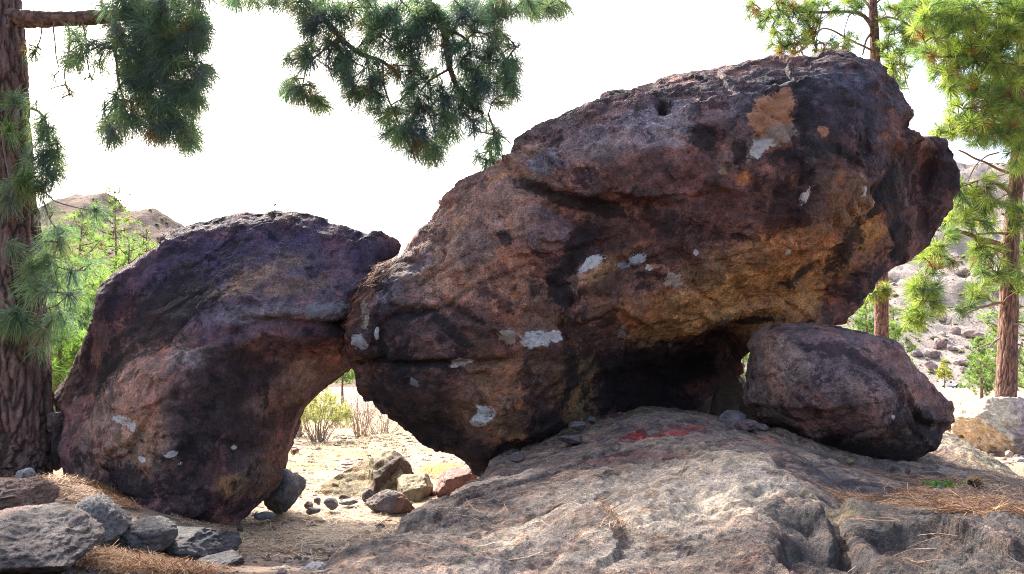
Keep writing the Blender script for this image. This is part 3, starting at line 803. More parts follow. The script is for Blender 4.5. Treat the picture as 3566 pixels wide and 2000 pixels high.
for x, y, z in [(-0.6, 2.3, 0.62), (1, 2.2, 0.68), (3, 2.2, 0.68), (0.5, 1.3, 0.5), (2.5, 1.2, 0.5), (4.5, 2.5, 0.62), (1, 9.8, 1.0), (3, 9.8, 1.0), (5, 10.5, .95), (0.2, 9.3, 0.75)]:
    sxy.append((x, y)); sz.append(z)
s_tps = TPS(sxy, sz, 1e-3)
el = [P(u, v, Y)[:2] for u, v, Y in slab_pts[:7]]
spoly = np.array([(-0.85, 1.2), (-0.92, 2.4)] + [(e[0] - .05, e[1] + .02) for e in el] + [(-0.15, 8.6), (0.4, 10.2), (3, 10.8), tuple(P(3335, 1501, 10.5)[:2]), tuple(P(3450, 1575, 9.6)[:2]), tuple(P(3566, 1650, 8.6)[:2]), tuple(P(3800, 1750, 7.0)[:2]), (6.2, 3.5), (5.4, 1.2)])


def poly_sd(q, poly):
    a = poly
    b = np.roll(poly, -1, 0)
    best = np.full(len(q), 1e9)
    ins = np.zeros(len(q), bool)
    for (ax, ay), (bx, by) in zip(a, b):
        dx, dy = bx - ax, by - ay
        t = np.clip(((q[:, 0] - ax) * dx + (q[:, 1] - ay) * dy) / (dx * dx + dy * dy), 0, 1)
        best = np.minimum(best, np.hypot(q[:, 0] - ax - t * dx, q[:, 1] - ay - t * dy))
        cond = ((ay > q[:, 1]) != (by > q[:, 1]))
        xi = ax + (q[:, 1] - ay) / np.where(abs(by - ay) < 1e-9, 1e-9, by - ay) * dx
        ins ^= cond & (q[:, 0] < xi)
    return np.where(ins, best, -best)


na, ny = 490, 420
ua = np.linspace(-0.42, 0.86, na)
yy = 1.15 * (11.6 / 1.15) ** np.linspace(0, 1, ny)
A, Yg = np.meshgrid(ua, yy)
xg = A * (Yg + 0.9)
q = np.c_[xg.ravel(), Yg.ravel()]
sd = poly_sd(q, spoly)
keep = sd > -0.75
z = s_tps(q)
z = np.where(sd < 0, z - np.minimum(2.6 * (-sd) ** 1.0, 1.4), z)
z -= 0.05 * np.exp(-np.clip(sd, 0, 9) / 0.12)
p3 = np.c_[q, z * 0.8]
# bedding runs diagonally, up to the right
ca, sa = math.cos(0.75), math.sin(0.75)
bed = np.c_[(q[:, 0] * ca + q[:, 1] * sa) * 0.55, (-q[:, 0] * sa + q[:, 1] * ca) * 2.0, z]
wz = np.stack([pn(p3 * 1.3, 60), pn(p3 * 1.3, 61), pn(p3 * 1.3, 62)], -1)
d = 0.03 * fbm(bed * .8 + wz * .3, 3, 51) + 0.008 * (fbm(bed * 2.4 + wz * .3, 4, 55, 0.6, True) - 0.5)
fa_, fe_, _c = facets(bed * np.array([1, .6, 1]) + wz * .12, .9, 15, .07, .035)
d += fa_ - .022 * np.exp(-fe_ / .010) * sstep(-.1, .2, pn(p3 * .9, 91))
d += facets(bed * np.array([1, .7, 1]) + wz * .08, 2.8, 16, .016, .010)[0] + facets(p3 + wz * .04, 9.0, 17, .011, .010)[0]
d += 0.014 * fbm(p3 * 10, 4, 57, 0.62) - 0.03 * np.clip(pn(p3 * 3.6, 66) - 0.40, 0, 1) * 2 - 0.02 * np.clip(pn(p3 * 12, 67) - 0.40, 0, 1) * 2


def wpt(u, v, Y): return P(u, v, Y)


# named hollows and humps of the slab
for (u, v, Y, rx, ry, h) in [(2870, 1850, 3.9, .16, .22, -.20), (2800, 1770, 4.2, .12, .14, -.07), (2560, 1650, 5.2, .35, .35, .03), (2750, 1930, 3.45, .28, .22, .06), (3130, 1860, 4.0, .1, .15, -.09), (3350, 1850, 4.2, .35, .2, .05), (3520, 1830, 4.4, .25, .15, .07),
                             (2030, 1830, 4.05, .22, .16, .07), (2130, 1800, 4.25, .08, .3, -.05), (2250, 1545, 6.7, .25, .2, -.06), (2255, 1490, 7.6, .1, .06, -.05), (3040, 1500 + 190, 6.2, .5, .12, -.06), (2870, 1620, 6.2, .12, .4, -.08), (1620, 1770, 5.0, .1, .5, .03), (2420, 1740, 4.6, .06, .5, -.03)]:
    w = wpt(u, v, Y)
    d += h * np.exp(-((q[:, 0] - w[0]) / rx) ** 2 - ((q[:, 1] - w[1]) / ry) ** 2)
# broken step where the pale hump ends and the darker, lower shelf begins
step = [tuple(P(*g)[:2]) for g in [(2640, 1610, 5.4), (2740, 1655, 5.0), (2830, 1720, 4.5), (2900, 1800, 4.1), (2850, 1870, 3.8), (2730, 1900, 3.6), (2690, 1960, 3.4), (2760, 2040, 3.0)]]
wq_ = .10 * pn(p3 * 3, 93) + .05 * pn(p3 * 8, 94)
sdd, sds = polyline_sd(q[:, 0] + wq_, q[:, 1] + .6 * wq_, step)
d += np.where(sds > 0, -.11, .03) * np.exp(-sdd / np.where(sds > 0, .45, .25)) * sstep(0, .03, sdd)
step2 = [tuple(P(*g)[:2]) for g in [(1900, 1800, 4.5), (2020, 1770, 4.6), (2110, 1790, 4.4), (2160, 1850, 4.05), (2140, 1930, 3.7)]]
sdd2, sds2 = polyline_sd(q[:, 0] + wq_, q[:, 1] + .6 * wq_, step2)
d += np.where(sds2 > 0, -.03, .05) * np.exp(-sdd2 / .22) * sstep(0, .03, sdd2)
step3 = [tuple(P(*g)[:2]) for g in [(3140, 1830, 4.2), (3300, 1840, 4.2), (3450, 1880, 4.0), (3600, 1940, 3.8)]]
sdd3, sds3 = polyline_sd(q[:, 0] + wq_, q[:, 1] + .6 * wq_, step3)
d += np.where(sds3 > 0, .05, -.04) * np.exp(-sdd3 / .25) * sstep(0, .03, sdd3)
z2 = z + d * np.where(sd > 0, 1, 0.7)
sv = np.c_[q, z2]
# colours: warm grey tuff, black lichen crust, pale patches, red stain, painted sun and shade
w1 = fbm(p3 * 1.6, 4, 71, 0.6)
w2 = fbm(p3 * 6.5, 4, 75, 0.65)
scol = np.repeat(np.array([[0.28, 0.21, 0.165]]), len(q), 0) * (1 + .25 * w1[:, None])
kx = lambda u, v, Y: P(u, v, Y)
for (u, v, Y, rx, ry, ang, cc, al) in [
        (2350, 1740, 4.7, 1.2, .9, 0.2, (0.51, 0.42, 0.325), .9), (2620, 1660, 5.1, .3, .4, 0, (.44, .37, .28), .7), (2000, 1900, 3.7, .7, .35, .4, (.30, .26, .22), .6), (2700, 1720, 4.6, .3, .3, 0, (.36, .31, .26), .6), (1500, 1800, 4.9, .45, 1.6, -.45, (.075, .064, .064), .8), (1450, 1880, 4.2, .4, 1.0, -.4, (.06, .052, .054), .6), (1900, 1640, 6.2, .9, .7, 0, (.10, .082, .08), .75), (2250, 1520, 7.2, .9, .6, 0, (.13, .095, .095), .7),  # middle and hump lifted as if sunlit, left side darkened as if shaded
        (2290, 1532, 6.9, .34, .14, .3, (.46, .045, .04), .85), (2200, 1600, 6.0, .35, .15, 0, (.20, .06, .055), .5), (2400, 1515, 7.2, .26, .12, 0, (.40, .05, .045), .75), (2680, 1520, 6.9, .12, .1, 0, (.28, .07, .05), .5), (2230, 1545, 6.6, .25, .12, 0, (.05, .03, .03), .6),
        (2850, 1640, 6.0, .35, .55, .3, (.10, .08, .085), .8), (3000, 1700, 5.8, .6, .4, .3, (.095, .078, .082), .8), (2800, 1780, 4.2, .35, .4, 0, (.12, .10, .09), .6), (2880, 1850, 3.85, .22, .3, 0, (.03, .026, .026), .85), (2790, 1760, 4.25, .2, .2, 0, (.05, .043, .04), .7), (3000, 1900, 3.7, .5, .5, 0, (.10, .088, .08), .6), (3150, 1920, 3.6, .35, .3, 0, (.21, .195, .19), .6), (3450, 1850, 4.3, .9, .45, -.3, (.085, .074, .07), .8), (3330, 1900, 3.8, 1.1, .75, 0, (.085, .072, .066), .85), (3000, 1850, 3.9, .3, .35, 0, (.06, .05, .048), .7), (3420, 1960, 3.4, .3, .2, 0, (.19, .165, .12), .5), (2920, 1740, 4.6, .16, .22, 0, (.34, .30, .17), .6), (2600, 1900, 3.7, .5, .3, 0, (.15, .125, .115), .5),  # right-hand crust and hollows darkened further to paint in shade
        (3430, 1560, 9.2, .7, 1.3, -.3, (.27, .255, .17), .8), (3330, 1540, 9.4, .6, .6, 0, (.24, .225, .16), .7), (3300, 1620, 7.6, .5, .4, 0, (.18, .13, .10), .6), (3540, 1690, 6.6, .6, .3, -.4, (.06, .055, .05), .7), (3060, 1640, 7.0, .6, .35, 0, (.11, .085, .075), .8), (2100, 1950, 3.5, .3, .2, 0, (.36, .31, .26), .5), (1750, 1960, 3.5, .5, .3, 0, (.24, .20, .175), .6)]:
    w = P(u, v, Y)
    dist = blobmask(q[:, 0], q[:, 1], (w[0], w[1], rx, ry, ang), .3 * w1 + .28 * w2)
    mk = al * (1 - sstep(.5, 1.25, dist))
    scol = scol * (1 - mk[:, None]) + np.array(cc) * (1 + .25 * w2[:, None]) * mk[:, None]
lich = sstep(0.25, 0.6, fbm(p3 * 4.2 + wz, 5, 81, 0.65))
scol = scol * (1 - .55 * lich[:, None]) + np.array([.045, .036, .033]) * .55 * lich[:, None]
pale = sstep(0.35, 0.7, fbm(p3 * 5.5, 5, 87, 0.65))
pk = .4 * pale[:, None] * sstep(.06, .2, scol.mean(1))[:, None]
scol = scol * (1 - pk) + np.array([.42, .35, .27]) * pk
i = (np.arange(ny - 1)[:, None] * na + np.arange(na - 1)).ravel()
sf = np.stack([i, i + 1, i + na + 1, i + na], -1)
sf = sf[keep[sf].all(1)]
used = np.zeros(len(q), bool)
used[sf.ravel()] = True
remap = np.cumsum(used) - 1
sv, scol, sf = sv[used], np.clip(scol[used], .01, .8), remap[sf]
BVH_S = BVHTree.FromPolygons(sv.tolist(), sf.tolist())
so = base_of(sv)
SLAB = link('rock_slab', to_mesh('rock_slab', sv - so, sf, col=scol), M_SLAB, loc=so, label='broad grey brown bedrock slab sloping across the foreground with a red stain', cat='rock slab')


# ------------------------------------------------------------------ loose rocks
def ico(sub):
    import bmesh
    bm = bmesh.new()
    bmesh.ops.create_icosphere(bm, subdivisions=sub, radius=1.0)
    v = np.array([x.co[:] for x in bm.verts])
    f = np.array([[w.index for w in fc.verts] for fc in bm.faces])
    bm.free()
    return v, f


ICO = {s: ico(s) for s in (3, 4, 5, 6)}


def rock_shape(seed, dims, sub=5, cuts=14, depth=(0.55, 0.9), rough=1.0):
    """faceted stone: a ball cut by planes, scaled, then roughened; base sits at z=0"""
    v, f = ICO[sub]
    v = v.copy()
    r = np.random.default_rng(seed)
    for _ in range(cuts):
        n = r.normal(size=3)
        n /= np.linalg.norm(n)
        h = r.uniform(*depth)
        t = v @ n - h
        v -= np.where(t > 0, t, 0)[:, None] * n * 0.96
    nrm = v / (np.linalg.norm(v, axis=1)[:, None] + 1e-9)
    v = v + nrm * (rough * (0.05 * fbm(v * 1.8 + seed, 3, seed % 50) + 0.045 * fbm(v * 4 + seed, 4, seed % 50 + 3, .6, True) - .02 + 0.02 * fbm(v * 11 + seed, 3, seed % 50 + 7)))[:, None]
    v -= (v.max(0) + v.min(0)) / 2
    v *= np.array(dims) / (v.max(0) - v.min(0))
    v[:, 2] -= v[:, 2].min()
    return v, f


def stone_col(v, base, seed, patches=()):
    L = max(np.ptp(v, axis=0).max(), 1e-3)
    w1 = fbm(v / L * 4, 4, seed)
    w2 = fbm(v / L * 11, 4, seed + 5, .6)
    c = np.repeat(np.array([base]), len(v), 0) * (1 + .3 * w1 + .25 * w2)[:, None]
    for (dirn, thr, cc, al) in patches:      # side recoloured: own tint on some stones, painted light and shade on others
        dn = np.array(dirn, float)
        dn /= np.linalg.norm(dn)
        ctr = (v.max(0) + v.min(0)) / 2
        t = ((v - ctr) / (np.ptp(v, axis=0) / 2)) @ dn + .25 * w1 + .2 * w2
        mk = al * sstep(thr - .12, thr + .12, t)
        c = c * (1 - mk[:, None]) + np.array(cc) * mk[:, None]
    return np.clip(c, .012, .8)


def rot_z(v, a):
    c_, s_ = math.cos(a), math.sin(a)
    return np.c_[v[:, 0] * c_ - v[:, 1] * s_, v[:, 0] * s_ + v[:, 1] * c_, v[:, 2]]


def place_rock(name, u, v, Y, w_px, h_px, depth, base, seed, label, cat='rock', sub=5, cuts=14, dr=(0.55, 0.9), rz=0.0, sink=0.12, patches=(), mat=None, group=None, tilt=None, rough=1.0):
    """(u,v): pixel of the bottom centre in the photograph, at distance Y"""
    b = P(u, v, Y)
    k = Y / FPX
    vv, f = rock_shape(seed, (w_px * k, depth, h_px * k * (1 + sink)), sub, cuts, dr, rough)
    vv = rot_z(vv, rz)
    if tilt:
        c_, s_ = math.cos(tilt), math.sin(tilt)
        vv = np.c_[vv[:, 0] * c_ + vv[:, 2] * s_, vv[:, 1], -vv[:, 0] * s_ + vv[:, 2] * c_]
        vv[:, 2] -= vv[:, 2].min()
    vv[:, 2] -= sink * h_px * k
    me = to_mesh(name, vv, f, col=stone_col(vv, base, seed % 40, patches))
    return link(name, me, mat or M_STONE, loc=tuple(b), label=label, cat=cat, group=group)


GREYST = (0.19, 0.18, 0.18)
# the gap
place_rock('rock', 985, 1785, 8.95, 150, 150, .5, (0.14, .125, .12), 101, 'dark grey rock with a lit top at the foot of the leaning boulder', cuts=16, dr=(.4, .75), patches=[((0, .2, 1), .45, (.30, .29, .29), .8)])  # lighter top colour paints in the sunlight
place_rock('rock', 1275, 1745, 10.6, 330, 150, 1.5, (0.27, .22, .13), 102, 'low mound of pale lichened rock behind the elongated stone in the arch', cuts=9, dr=(.4, .85), sink=.4, rz=.15, mat=M_MOUND)
place_rock('rock', 1345, 1735, 10.4, 190, 160, .9, (0.27, .23, .14), 103, 'lumpy lichened rock with its right face coloured as in shade, seen through the arch', cuts=11, patches=[((.8, -.6, .1), .25, (.09, .055, .045), .9)], sink=.3)  # dark right face is shade put into the colour
place_rock('rock', 1440, 1765, 9.9, 130, 110, .8, (0.26, .215, .135), 104, 'yellowish rock hump beside the slab edge in the arch', cuts=12, sink=.4)
place_rock('rock', 1345, 1795, 8.9, 185, 85, .26, (0.21, .165, .15), 105, 'elongated reddish grey stone with a broken brown end beside the slab', cuts=10, rz=-.35, tilt=.18, patches=[((1, -.5, -.2), .55, (.22, .10, .05), .8)])
place_rock('rock', 1285, 1748, 9.4, 50, 44, .16, (0.16, .13, .13), 106, 'small dark stone touching the left end of the elongated stone', cuts=9)
place_rock('rock', 1590, 1715, 9.9, 150, 85, .6, (0.24, .135, .115), 107, 'reddish pitted rock peeking over the slab edge below the tilted boulder', cuts=12, sink=.3)
place_rock('stone', 1152, 1773, 9.1, 54, 40, .16, (0.22, .20, .20), 108, 'grey angular stone in the middle of the arch floor', 'stone', 4, cuts=8)
place_rock('stone', 1105, 1757, 9.3, 26, 26, .08, (0.22, .20, .19), 109, 'small dark stone left of the grey angular stone on the arch floor', 'stone', 4)
place_rock('stone', 1090, 1790, 8.8, 50, 22, .14, (0.22, .20, .19), 110, 'flat dark stone near the dark grey rock, in front of the small stones', 'stone', 4)
place_rock('stone', 1213, 1757, 9.3, 64, 16, .15, (0.33, .31, .29), 111, 'flat pale stone between the angular stone and the elongated stone', 'stone', 4)
place_rock('stone', 1075, 1770, 9.1, 30, 24, .1, (0.25, .13, .10), 112, 'small reddish stone beside the dark grey rock', 'stone', 4)
place_rock('stone', 1157, 1948, 6.5, 32, 26, .07, (0.12, .11, .11), 113, 'dark stone lying against the lower edge of the slab', 'stone', 4)
place_rock('stone', 1035, 1965, 6.4, 28, 28, .07, (0.10, .085, .075), 114, 'nearly black stone on the shaded floor near the bottom edge', 'stone', 4)
place_rock('stone', 1067, 1963, 6.4, 26, 22, .06, (0.12, .095, .085), 115, 'blackish stone just right of the nearly black one', 'stone', 4)
place_rock('stone', 920, 1808, 8.4, 70, 24, .2, (0.24, .23, .23), 116, 'flat grey stone in front of the dark grey rock by the boulder foot', 'stone', 4)
place_rock('stone', 835, 1850, 7.6, 22, 18, .06, (0.07, .06, .06), 117, 'small dark stone at the foot of the leaning boulder', 'stone', 4)
place_rock('rock', 1090, 2010, 5.6, 90, 50, .3, (0.13, .13, .15), 118, 'blue grey rock at the bottom edge beside the slab', cuts=9)
place_rock('stone', 1284, 1595, 15.5, 20, 12, .1, (0.09, .08, .08), 119, 'dark stone on the pale grass behind the lumpy lichened rock', 'stone', 4)
place_rock('stone', 1022, 1583, 16, 20, 18, .1, (0.14, .06, .05), 120, 'dark red stone below the yellow green bush, left one', 'stone', 4)
place_rock('stone', 1035, 1576, 16.5, 15, 14, .1, (0.15, .07, .06), 121, 'smaller dark red stone right of the other under the bush', 'stone', 4)
# lower left corner
place_rock('rock', 60, 2015, 4.0, 470, 225, 1.0, (0.15, .12, .108), 130, 'big grey rock in the bottom left corner with a flat sloping face', sub=6, cuts=9, rz=.3, dr=(.45, .85), patches=[((-1, .1, .5), .45, (.26, .15, .115), .8)])
place_rock('rock', 20, 1800, 5.4, 240, 130, .9, (0.19, .115, .09), 131, 'reddish knobbly rock at the left edge below the pine', sub=6, cuts=12, sink=.3)
place_rock('rock', 190, 1900, 4.9, 260, 140, .6, (0.13, .115, .105), 136, 'grey rock filling in behind the flat faced corner rock', sub=5, cuts=9, sink=.3)
place_rock('rock', 335, 1925, 5.3, 205, 190, .6, (0.17, .15, .14), 132, 'blocky grey rock with a sharp edge in front of the leaning boulder', sub=6, cuts=10, dr=(.5, .8), rz=.2)
place_rock('rock', 500, 1925, 5.7, 200, 115, .6, (0.11, .10, .095), 133, 'smooth grey rock right of the blocky one under the boulder', sub=5, cuts=10)
place_rock('rock', 665, 1935, 6.2, 290, 100, .8, (0.09, .08, .078), 134, 'wide dark grey rock below the leaning boulder, partly under it', sub=5, cuts=10, sink=.2)
place_rock('rock', 760, 1975, 6.0, 170, 52, .5, (0.10, .09, .088), 135, 'low grey rock at the bottom right of the row under the boulder', sub=5, cuts=9, sink=.2)
place_rock('stone', 84, 1685, 7.3, 60, 52, .16, (0.20, .20, .22), 137, 'rounded blue grey stone at the foot of the thick pine trunk', 'stone', 4)
place_rock('stone', 22, 1695, 7.0, 90, 22, .2, (0.21, .19, .18), 138, 'flat grey stone at the left edge by the pine trunk', 'stone', 4)
place_rock('rock', 195, 1500, 8.6, 60, 66, .3, (0.14, .10, .095), 139, 'small brown rock jammed between pine trunk and leaning boulder', sub=5, rough=1.3)
place_rock('rock', 215, 1620, 8.75, 90, 150, .5, (0.08, .06, .058), 140, 'dark rock in the shadow behind the pine and boulder', sub=5)
# under the overhang
place_rock('rock', 2545, 1490, 7.75, 120, 62, .35, (0.12, .10, .105), 141, 'flat dark stone wedged left of the rounded boulder on the slab', cuts=9)
place_rock('rock', 2600, 1500, 7.35, 80, 40, .22, (0.14, .09, .09), 142, 'small reddish stone beside the wedged dark stone on the slab', cuts=9)
place_rock('rock', 2650, 1500, 7.2, 50, 26, .14, (0.11, .085, .085), 143, 'small stone at the left foot of the rounded boulder', cuts=9)
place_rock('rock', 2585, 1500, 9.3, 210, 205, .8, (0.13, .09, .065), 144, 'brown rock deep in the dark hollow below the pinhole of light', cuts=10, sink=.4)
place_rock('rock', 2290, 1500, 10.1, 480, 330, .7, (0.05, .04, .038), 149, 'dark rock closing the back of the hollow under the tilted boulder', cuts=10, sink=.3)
place_rock('stone', 2010, 1500, 7.95, 60, 34, .16, (0.15, .125, .12), 145, 'greyish stone at the contact of tilted boulder and slab', 'stone', 4)
place_rock('stone', 1985, 1545, 7.5, 90, 30, .22, (0.12, .085, .085), 146, 'flat purplish stone on the slab edge under the tilted boulder', 'stone', 4)
place_rock('stone', 1800, 1605, 7.3, 60, 26, .16, (0.11, .08, .08), 147, 'small flat stone near the lowest tip of the tilted boulder', 'stone', 4)
place_rock('stone', 2060, 1475, 8.1, 34, 24, .1, (0.13, .13, .14), 148, 'tiny grey stone on the slab behind the flat purplish one', 'stone', 4)
# right
place_rock('rock', 3490, 1590, 11.2, 300, 205, 1.3, (0.36, .29, .275), 150, 'large pale rock with a yellowish left face coloured as sunlit in front of the right pine', sub=6, cuts=9, dr=(.5, .8), rz=.5, sink=.08, patches=[((-1, -.25, .1), .3, (.64, .54, .38), .85), ((.9, -.3, -.2), .45, (.13, .095, .09), .8)])  # left face tinted as sunlit, right side darkened as shaded
place_rock('rock', 3370, 1525, 11.5, 75, 32, .3, (0.24, .19, .16), 151, 'flat tan stone at the left foot of the large pale rock', cuts=9, patches=[((0, -1, -.3), .3, (.10, .05, .03), .8)])
place_rock('rock', 3320, 1500, 11.8, 90, 62, .4, (0.30, .25, .18), 152, 'ochre stone half hidden behind the tip of the rounded boulder', cuts=10)
place_rock('stone', 3268, 1720, 5.6, 38, 26, .09, (0.09, .11, .14), 153, 'small blue grey stone lying on the slab among pine needles', 'stone', 4)
place_rock('stone', 2963, 1618, 6.75, 30, 20, .09, (0.22, .165, .09), 154, 'small tan stone under the front of the rounded boulder', 'stone', 4)
place_rock('stone', 3163, 1652, 6.7, 18, 22, .05, (0.16, .085, .06), 155, 'small reddish chip standing under the rounded boulder', 'stone', 3)
place_rock('stone', 3548, 1615, 9.9, 40, 24, .12, (0.55, .5, .47), 156, 'whitish stone at the right edge below the large pale rock', 'stone', 4)
place_rock('stone', 3515, 1590, 10.1, 24, 20, .07, (0.5, .42, .38), 157, 'small pale stone under the large pale rock', 'stone', 4)


def drop(bvh, x, y, z0=8.0):
    h = bvh.ray_cast(Vector((x, y, z0)), Vector((0, 0, -1)))
    return (h[0], h[1]) if h[0] is not None else (None, None)


def ray_hit(bvh, u, v):
    d = ray(u, v)
    h = bvh.ray_cast(Vector(CAMP), Vector(d / np.linalg.norm(d)))
    return h[0]


# scattered small stones on the arch floor and beyond
var_meshes = []
for k in range(6):
    vv, f = rock_shape(300 + k, (1.0, .85, .62), 3, 9)
    me = to_mesh('pebble', vv, f, col=stone_col(vv, [(0.2, .15, .13), (.24, .13, .10), (.13, .11, .11), (.3, .26, .23), (.18, .12, .10), (.25, .2, .17)][k], k))
    me.materials.append(M_STONE)
    var_meshes.append(me)
r = np.random.default_rng(55)
cnt = 0
while cnt < 110:
    y = r.uniform(6.6, 26) if cnt < 85 else r.uniform(9.5, 13)
    if cnt < 85:
        x = r.uniform(-0.38, -0.02) * y
    else:
        x = r.uniform(0.555, 0.66) * y
    if poly_sd(np.array([[x, y]]), spoly)[0] > -0.1:
        continue
    h, nn = drop(BVH_G, x, y, 3)
    if h is None:
        continue
    s = (0.03 + 0.10 * r.random() ** 3) * (0.7 + y / 22)
    o = link('pebble', var_meshes[r.integers(6)], None, loc=(h.x, h.y, h.z - .12 * s))
    o.scale = (s * r.uniform(.8, 1.4), s, s * r.uniform(.6, 1.0))
    o.rotation_euler = (r.uniform(-.2, .2), r.uniform(-.2, .2), r.uniform(0, 6.3))
    if cnt < 85:
        tag(o, 'small loose stone strewn on the dry ground seen through the arch', 'stone', 'small stones strewn on the arch floor')
    else:
        tag(o, 'small loose stone on the sunlit dirt around the large pale rock', 'stone', 'small stones by the pale rock')
    cnt += 1


# gravel on the dry floor
iv, if_ = ico(1)
Vs, Fs, Cs = [], [], []
for k in range(5200):
    y = 6.3 + 16 * r.random() ** 1.6
    x = r.uniform(-.40, .0) * y if k % 6 else r.uniform(.54, .70) * y
    if k % 11 == 0:
        x, y = r.uniform(-3.6, -1.0), r.uniform(3.8, 7.0)
    h, nn = drop(BVH_G, x, y, 3)
    if h is None:
        continue
    sz = (.008 + .035 * r.random() ** 4) * (.6 + y / 12)
    w = iv * r.uniform(.6, 1.25, (len(iv), 1)) * np.array([1.2, 1.0, .65]) * sz
    Vs.append(rot_z(w, r.uniform(0, 6.28)) + np.array(h))
    Fs.append(if_ + len(iv) * (len(Vs) - 1))
    Cs.append(np.repeat([np.array([.25, .19, .155]) * r.uniform(.35, 1.5) * np.array([1, r.uniform(.85, 1.05), r.uniform(.8, 1.1)])], len(iv), 0))
V = np.concatenate(Vs)
org = base_of(V)
link('gravel', to_mesh('gravel', V - org, np.concatenate(Fs), smooth=False, col=np.concatenate(Cs)), M_STONE, loc=org, label='fine gravel strewn over the dry ground', cat='gravel', kind='stuff')

# ------------------------------------------------------------------ pines
def needles(tips, dirs, L, n, width, cols, seed, spread=1.25, droop=0.25, stem=0.12, seg2=True):
    """long pine needles bursting from shoot tips. returns verts, faces, colours"""
    r = np.random.default_rng(seed)
    T = len(tips)
    tips = np.repeat(np.asarray(tips, float), n, 0)
    D = np.repeat(np.asarray(dirs, float), n, 0)
    Ls = (np.repeat(np.broadcast_to(L, (T,)), n)) * r.uniform(.65, 1.1, T * n)
    N = T * n
    rnd = r.normal(size=(N, 3))
    rnd -= (rnd * D).sum(1)[:, None] * D
    rnd /= np.linalg.norm(rnd, axis=1)[:, None] + 1e-9
    a = spread * np.sqrt(r.random(N)) * r.uniform(.75, 1.1, N)
    dr = D * np.cos(a)[:, None] + rnd * np.sin(a)[:, None]
    b0 = tips - D * (stem * r.random(N))[:, None]
    dn = np.array([0, 0, -1.0])
    mid = b0 + dr * (Ls * .55)[:, None] + dn * (droop * Ls * .12)[:, None]
    tip = b0 + dr * Ls[:, None] + dn * (droop * Ls * .45)[:, None]
    wv = np.cross(dr, r.normal(size=(N, 3)))
    wv /= np.linalg.norm(wv, axis=1)[:, None] + 1e-9
    wd = np.broadcast_to(width, (T,))
    wv *= np.repeat(wd, n)[:, None] * .5
    C = np.repeat(np.asarray(cols, float), n, 0) * r.uniform(.7, 1.3, (N, 1))
    i = np.arange(N)
    if seg2:
        V = np.stack([b0 - wv * .6, b0 + wv * .6, mid + wv, mid - wv, tip], 1).reshape(-1, 3)
        Q = np.stack([i * 5, i * 5 + 1, i * 5 + 2, i * 5 + 3], -1)
        Tr = np.stack([i * 5 + 3, i * 5 + 2, i * 5 + 4], -1)
        return V, [Q, Tr], np.repeat(C, 5, 0)
    V = np.stack([b0 - wv, b0 + wv, tip], 1).reshape(-1, 3)
    return V, [np.stack([i * 3, i * 3 + 1, i * 3 + 2], -1)], np.repeat(C, 3, 0)


def grow(nodes, tips, r, sag=0.15, rad=(0.006, 0.0035), maxn=5, wob=.1, owner=None):
    """join each tip to the nearest wood already grown; returns tubes, end directions and the limb each belongs to"""
    arr = np.array(nodes, float)
    own = np.zeros(len(arr), int) if owner is None else np.asarray(owner)
    d0 = np.array([np.min(((arr - t) ** 2).sum(1)) for t in tips])
    paths, dirs, who = [], np.zeros((len(tips), 3)), []
    buf = np.zeros((len(arr) + len(tips) * maxn, 3))
    bo = np.zeros(len(buf), int)
    m = len(arr)
    buf[:m], bo[:m] = arr, own
    for k in np.argsort(d0):
        t = tips[k]
        dd = ((buf[:m] - t) ** 2).sum(1)
        j = int(np.argmin(dd))
        a = buf[j].copy()
        L = math.sqrt(dd[j]) + 1e-6
        m1 = a + (t - a) * .35 + r.normal(size=3) * L * wob + np.array([0, 0, sag * L])
        m2 = a + (t - a) * .7 + r.normal(size=3) * L * wob + np.array([0, 0, sag * L * .6])
        tt = np.linspace(0, 1, maxn)[:, None]
        pts = a * (1 - tt) ** 3 + 3 * m1 * tt * (1 - tt) ** 2 + 3 * m2 * tt ** 2 * (1 - tt) + t * tt ** 3
        g = 1 + min(L / .6, 2.5)
        paths.append((pts, np.linspace(rad[0] * g, rad[1], maxn)))
        who.append(bo[j])
        dv = pts[-1] - pts[-2]
        dirs[k] = dv / (np.linalg.norm(dv) + 1e-9)
        e = maxn - 2
        buf[m:m + e], bo[m:m + e] = pts[1:-1], bo[j]
        m += e
    return paths, dirs, who


def cluster_tips(ells, Y, dY, dens, r):
    """ells: (u,v,ru,rv[,density factor]) of foliage masses as seen, given depth Y+-dY"""
    tips = []
    for e in ells:
        u, v, ru, rv = e[:4]
        k = e[4] if len(e) > 4 else 1.0
        n = max(2, int(round(ru * rv * math.pi / 1000 * dens * k)))
        for _ in range(n):
            a, s = r.uniform(0, 6.283), math.sqrt(r.random())
            tips.append(P(u + ru * s * math.cos(a), v + rv * s * math.sin(a), Y + r.uniform(-dY, dY)))
    return np.array(tips)


def shoot_colors(n, r, pal, brown=0.03):
    pal = np.array(pal)
    c = pal[r.integers(len(pal), size=n)] * r.uniform(.75, 1.25, (n, 1))
    b = r.random(n) < brown
    c[b] = np.array([.22, .12, .05]) * r.uniform(.7, 1.2, (b.sum(), 1))
    return c


def foliage_part(name, tips, dirs, rt, L, n, width, pal, seed, parent_o, org, brown=.03, spread=1.25, droop=.3, seg2=True, stem=.12):
    cols = shoot_colors(len(tips), rt, pal, brown)
    V, F, C = needles(tips, dirs, L, n, width, cols, seed, spread, droop, stem, seg2)
    return link(name, to_mesh(name, V - org, F, smooth=False, col=C), M_NEEDLE, parent_o, kind='stuff')


